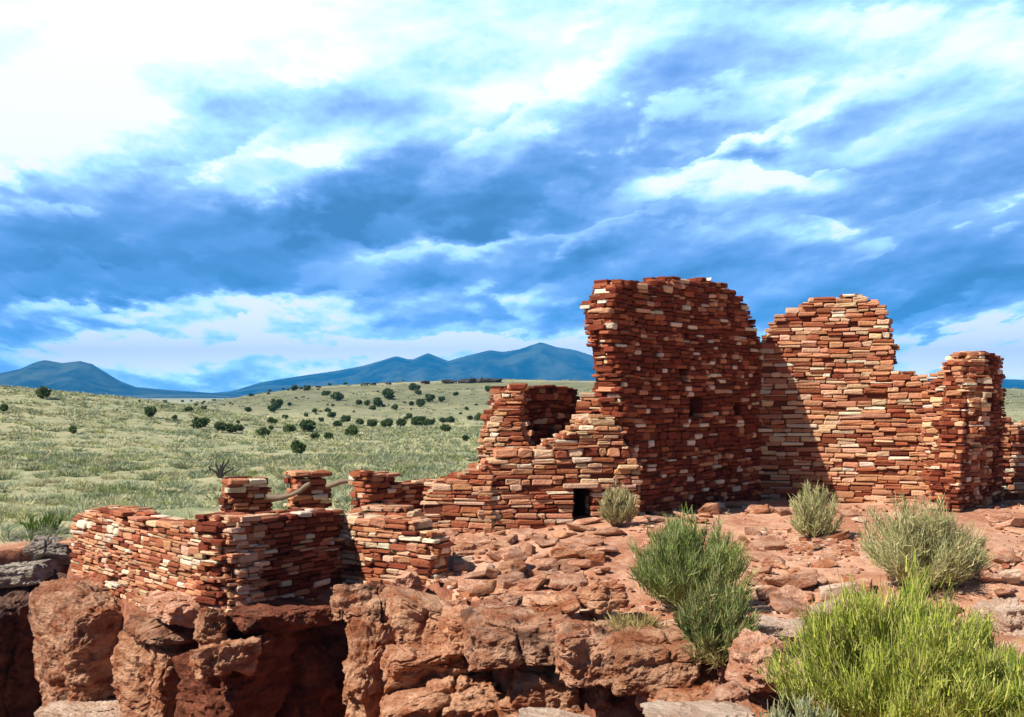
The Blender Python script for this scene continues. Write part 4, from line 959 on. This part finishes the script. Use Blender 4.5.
def juniper(px, py, w, label, ar=.85, i=0, Y=None):
    if Y is None: p = hit(px, py, 30)
    else: p = Vector((gx(px, Y), Y, float(height(gx(px, Y), Y)[0])))
    s = w / 1.5 / F * p.y
    if i not in jp:
        v, q, c, tv, tq = JV[i]; o = thing('juniper_tree', label, 'tree', p, 'junipers dotted over the plain and hills')
        a = mesh_obj('crown', v, q, M_FOL, o, None, c); b = mesh_obj('trunk', tv, tq, M_WOODY, o); jp[i] = (o, a, b)
    else:
        o = jp[i][0].copy(); COL.objects.link(o)
        for ch in jp[i][1:]:
            q = ch.copy(); COL.objects.link(q); q.parent = o
        o['label'] = label
    o.location = p; o.scale = (s, s, s * ar); o.rotation_euler = (0, 0, rs.uniform(0, 6.28))
JL = [(44, 399, 17, 'round dark juniper alone on the skyline of the left hill'), (4, 412, 12, 'dark juniper cut by the left picture edge on the hillside'), (73, 434, 10, 'small dark juniper alone in the grass on the left slope'),
 (150, 418, 15, 'dark juniper at the mouth of the valley between the hills'), (175, 421, 8, 'slim upright juniper right of the valley mouth'), (188, 412, 9, 'small juniper in the middle of the valley gap'), (204, 410, 7, 'tiny juniper at the right of the valley gap'),
 (201, 429, 18, 'broad low juniper leftmost in the front line of bushes'), (220, 432, 16, 'low bushy juniper second in the front line of bushes'), (231, 433, 15, 'low juniper in the front line, right beside the bushy one'), (240, 431, 11, 'small juniper closing the left clump of the front line'),
 (248, 412, 9, 'small juniper at the left foot of the mesa'), (277, 410, 14, 'dark juniper on the left flank of the mesa'), (290, 406, 6, 'tiny juniper right of the one on the left flank'), (272, 424, 11, 'roundish juniper above the clump at the mesa foot'), (263, 437, 16, 'broad juniper at the left of the mesa foot clump'), (271, 430, 8, 'little juniper between two others at the mesa foot'),
 (290, 433, 13, 'green juniper left of the wide bush at the mesa foot'), (307, 432, 20, 'wide low juniper at the mesa foot'), (297, 455, 20, 'dark spiky juniper nearest to the ruin in open grass'), (337, 401, 15, 'wide juniper high on the mesa slope at left'), (332, 418, 11, 'greyish juniper below the wide one on the mesa slope'), (346, 423, 10, 'dark juniper left of the long hedge of bushes'),
 (337, 428, 12, 'juniper just before the long hedge of bushes'), (353, 437, 16, 'tall dark juniper at the front left of the hedge'), (360, 425, 9, 'juniper behind the tall dark one in the hedge'), (378, 407, 14, 'darkest juniper halfway up the mesa slope'), (388, 400, 13, 'round juniper above the darkest one'), (371, 428, 14, 'juniper in the left part of the hedge'),
 (388, 428, 16, 'juniper in the middle of the hedge'), (402, 427, 14, 'juniper right of the hedge middle'), (418, 427, 19, 'highest rounded juniper in the hedge'), (430, 426, 11, 'juniper at the right end of the hedge'), (442, 423, 9, 'small juniper right of the hedge'), (450, 423, 11, 'small juniper next to the small one right of the hedge'),
 (447, 432, 13, 'juniper in front of the right end of the hedge'), (420, 407, 12, 'dark juniper low on the mesa slope, left of a pair'), (430, 402, 12, 'left tree of the pair on the mesa slope'), (441, 402, 9, 'right tree of the pair on the mesa slope'), (414, 391, 13, 'greyish juniper just under the mesa rim'), (455, 396, 7, 'lone small juniper high on the right mesa slope'),
 (470, 420, 8, 'small juniper left of the stepped wall end'), (481, 421, 12, 'greyish juniper next to the stepped wall end'), (493, 421, 19, 'long low juniper partly hidden by the stepped wall end'), (465, 441, 10, 'low green juniper in the grass near the low front wall'), (314, 439, 11, 'faint low juniper in front of the wide low one'), (329, 440, 11, 'faint low juniper left of the tall dark one')]
for i, (px, py, w, lab) in enumerate(JL):
    juniper(px, py, w, lab, 1.1 if ('tall' in lab or 'slim' in lab or 'dark' in lab) else .9, i % 5)
juniper(1016, 424, 32, 'green juniper seen over the low wall at the right edge', .8, 2, 60)
for i in range(30): juniper(rs.uniform(236, 500), rs.uniform(389, 426), rs.uniform(5, 9), 'small round juniper dotting the mesa slope', rs.uniform(.8, 1.1), i % 5)
for i in range(40):
    px, py = rs.choice([(rs.uniform(135, 235), rs.uniform(400.5, 408)), (rs.uniform(245, 500), rs.uniform(386, 418))])
    juniper(px, py, rs.uniform(2.5, 5), 'tiny far juniper in the valley gap' if px < 240 else 'tiny far juniper on the mesa slope', .8, i % 5)
for px in (403, 330, 345, 270, 283, 482): juniper(px, 385, rs.uniform(3, 5), 'tiny juniper standing on the mesa skyline', .8, px % 5, 301)

# ---------------------------------------------------------------- grass
def field(name, seed, n, y0, y1, blades, hgt, wid, cols, spread, thr=None, power=1.):
    nr = np.random.default_rng(seed)
    Y = np.sqrt(nr.uniform(0, 1, n) ** power * (y1 ** 2 - y0 ** 2) + y0 ** 2); X = nr.uniform(-.60, .60, n) * Y
    keep = np.ones(n, bool)
    ed = np.interp(X, [-16, -9, -4, -1, 3, 8, 14, 22, 40], [17, 20.5, 21.5, 24.5, 26, 27, 27, 26, 14]); keep &= Y > ed + .3 + nr.uniform(0, 1.5, n)
    keep &= poly_sd(X, Y, CANYON) > .4
    nz = fbm(np.stack([X * .45, Y * .45, 0 * X], 1), 3, 40); keep &= nz + nr.normal(0, .3, n) > (thr if thr is not None else -9)
    X, Y = X[keep], Y[keep]; Z = height(X, Y); m = len(X)
    sc = nr.uniform(.6, 1.35, m); s = Y / F
    k = np.repeat(np.arange(m), blades); nb = len(k)
    th = nr.uniform(0, 6.28, nb); rr = np.sqrt(nr.uniform(0, 1, nb))
    H_ = np.maximum(hgt * sc[k], 0); W_ = np.maximum(wid, 1.1 * s[k])
    P0 = np.stack([X[k] + np.cos(th) * rr * spread * .45 * sc[k], Y[k] + np.sin(th) * rr * spread * .45 * sc[k], Z[k] - .03], 1)
    d = np.stack([np.cos(th) * rr * spread / hgt * .9, np.sin(th) * rr * spread / hgt * .9, np.full(nb, 1.)], 1) + nr.normal(0, .15, (nb, 3))
    d /= np.linalg.norm(d, axis=1)[:, None]
    b = nr.normal(0, .12, (nb, 3)); b[:, 2] -= .12
    v, q = ribbons(P0, d, H_ * nr.uniform(.6, 1.2, nb), W_ * nr.uniform(.7, 1.3, nb), b, 2, .3)
    cc = np.array(cols)[nr.integers(0, len(cols), m)] * nr.uniform(.8, 1.2, (m, 1))
    c = np.repeat(cc[k] * nr.uniform(.85, 1.15, (nb, 1)), 6, 0)
    return v, q, c
STRAW = [(.50, .49, .28), (.60, .56, .33), (.42, .44, .24), (.48, .48, .30)]
SAGE = [(.30, .345, .22), (.23, .28, .17), (.37, .40, .27), (.16, .20, .105), (.29, .33, .12), (.40, .37, .22)]
def merge(name, parts, label):
    off = 0; V_, Q_, C_ = [], [], []
    for v, q, c in parts: V_.append(v); Q_.append(q + off); C_.append(c); off += len(v)
    tag(mesh_obj(name, np.concatenate(V_), np.concatenate(Q_), M_GRASS, None, None, np.concatenate(C_)), label, 'grass', None, 'stuff')
merge('dry_grass', [field('a', 1, 5600, 20, 60, 30, .21, .009, STRAW, .26, -.25), field('b', 2, 12000, 50, 135, 10, .26, .03, STRAW, .34, -.2), field('c', 3, 5000, 120, 185, 6, .34, .1, STRAW, .6, -.1)], 'pale straw coloured bunch grass over the plain')
merge('sagebrush', [field('d', 4, 4400, 20, 60, 60, .27, .012, SAGE, .46, -.1), field('e', 5, 11000, 50, 135, 18, .30, .04, SAGE, .55, -.1), field('f', 6, 6500, 120, 330, 8, .42, .14, SAGE, .9, 0.)], 'grey green low brush among the grass')
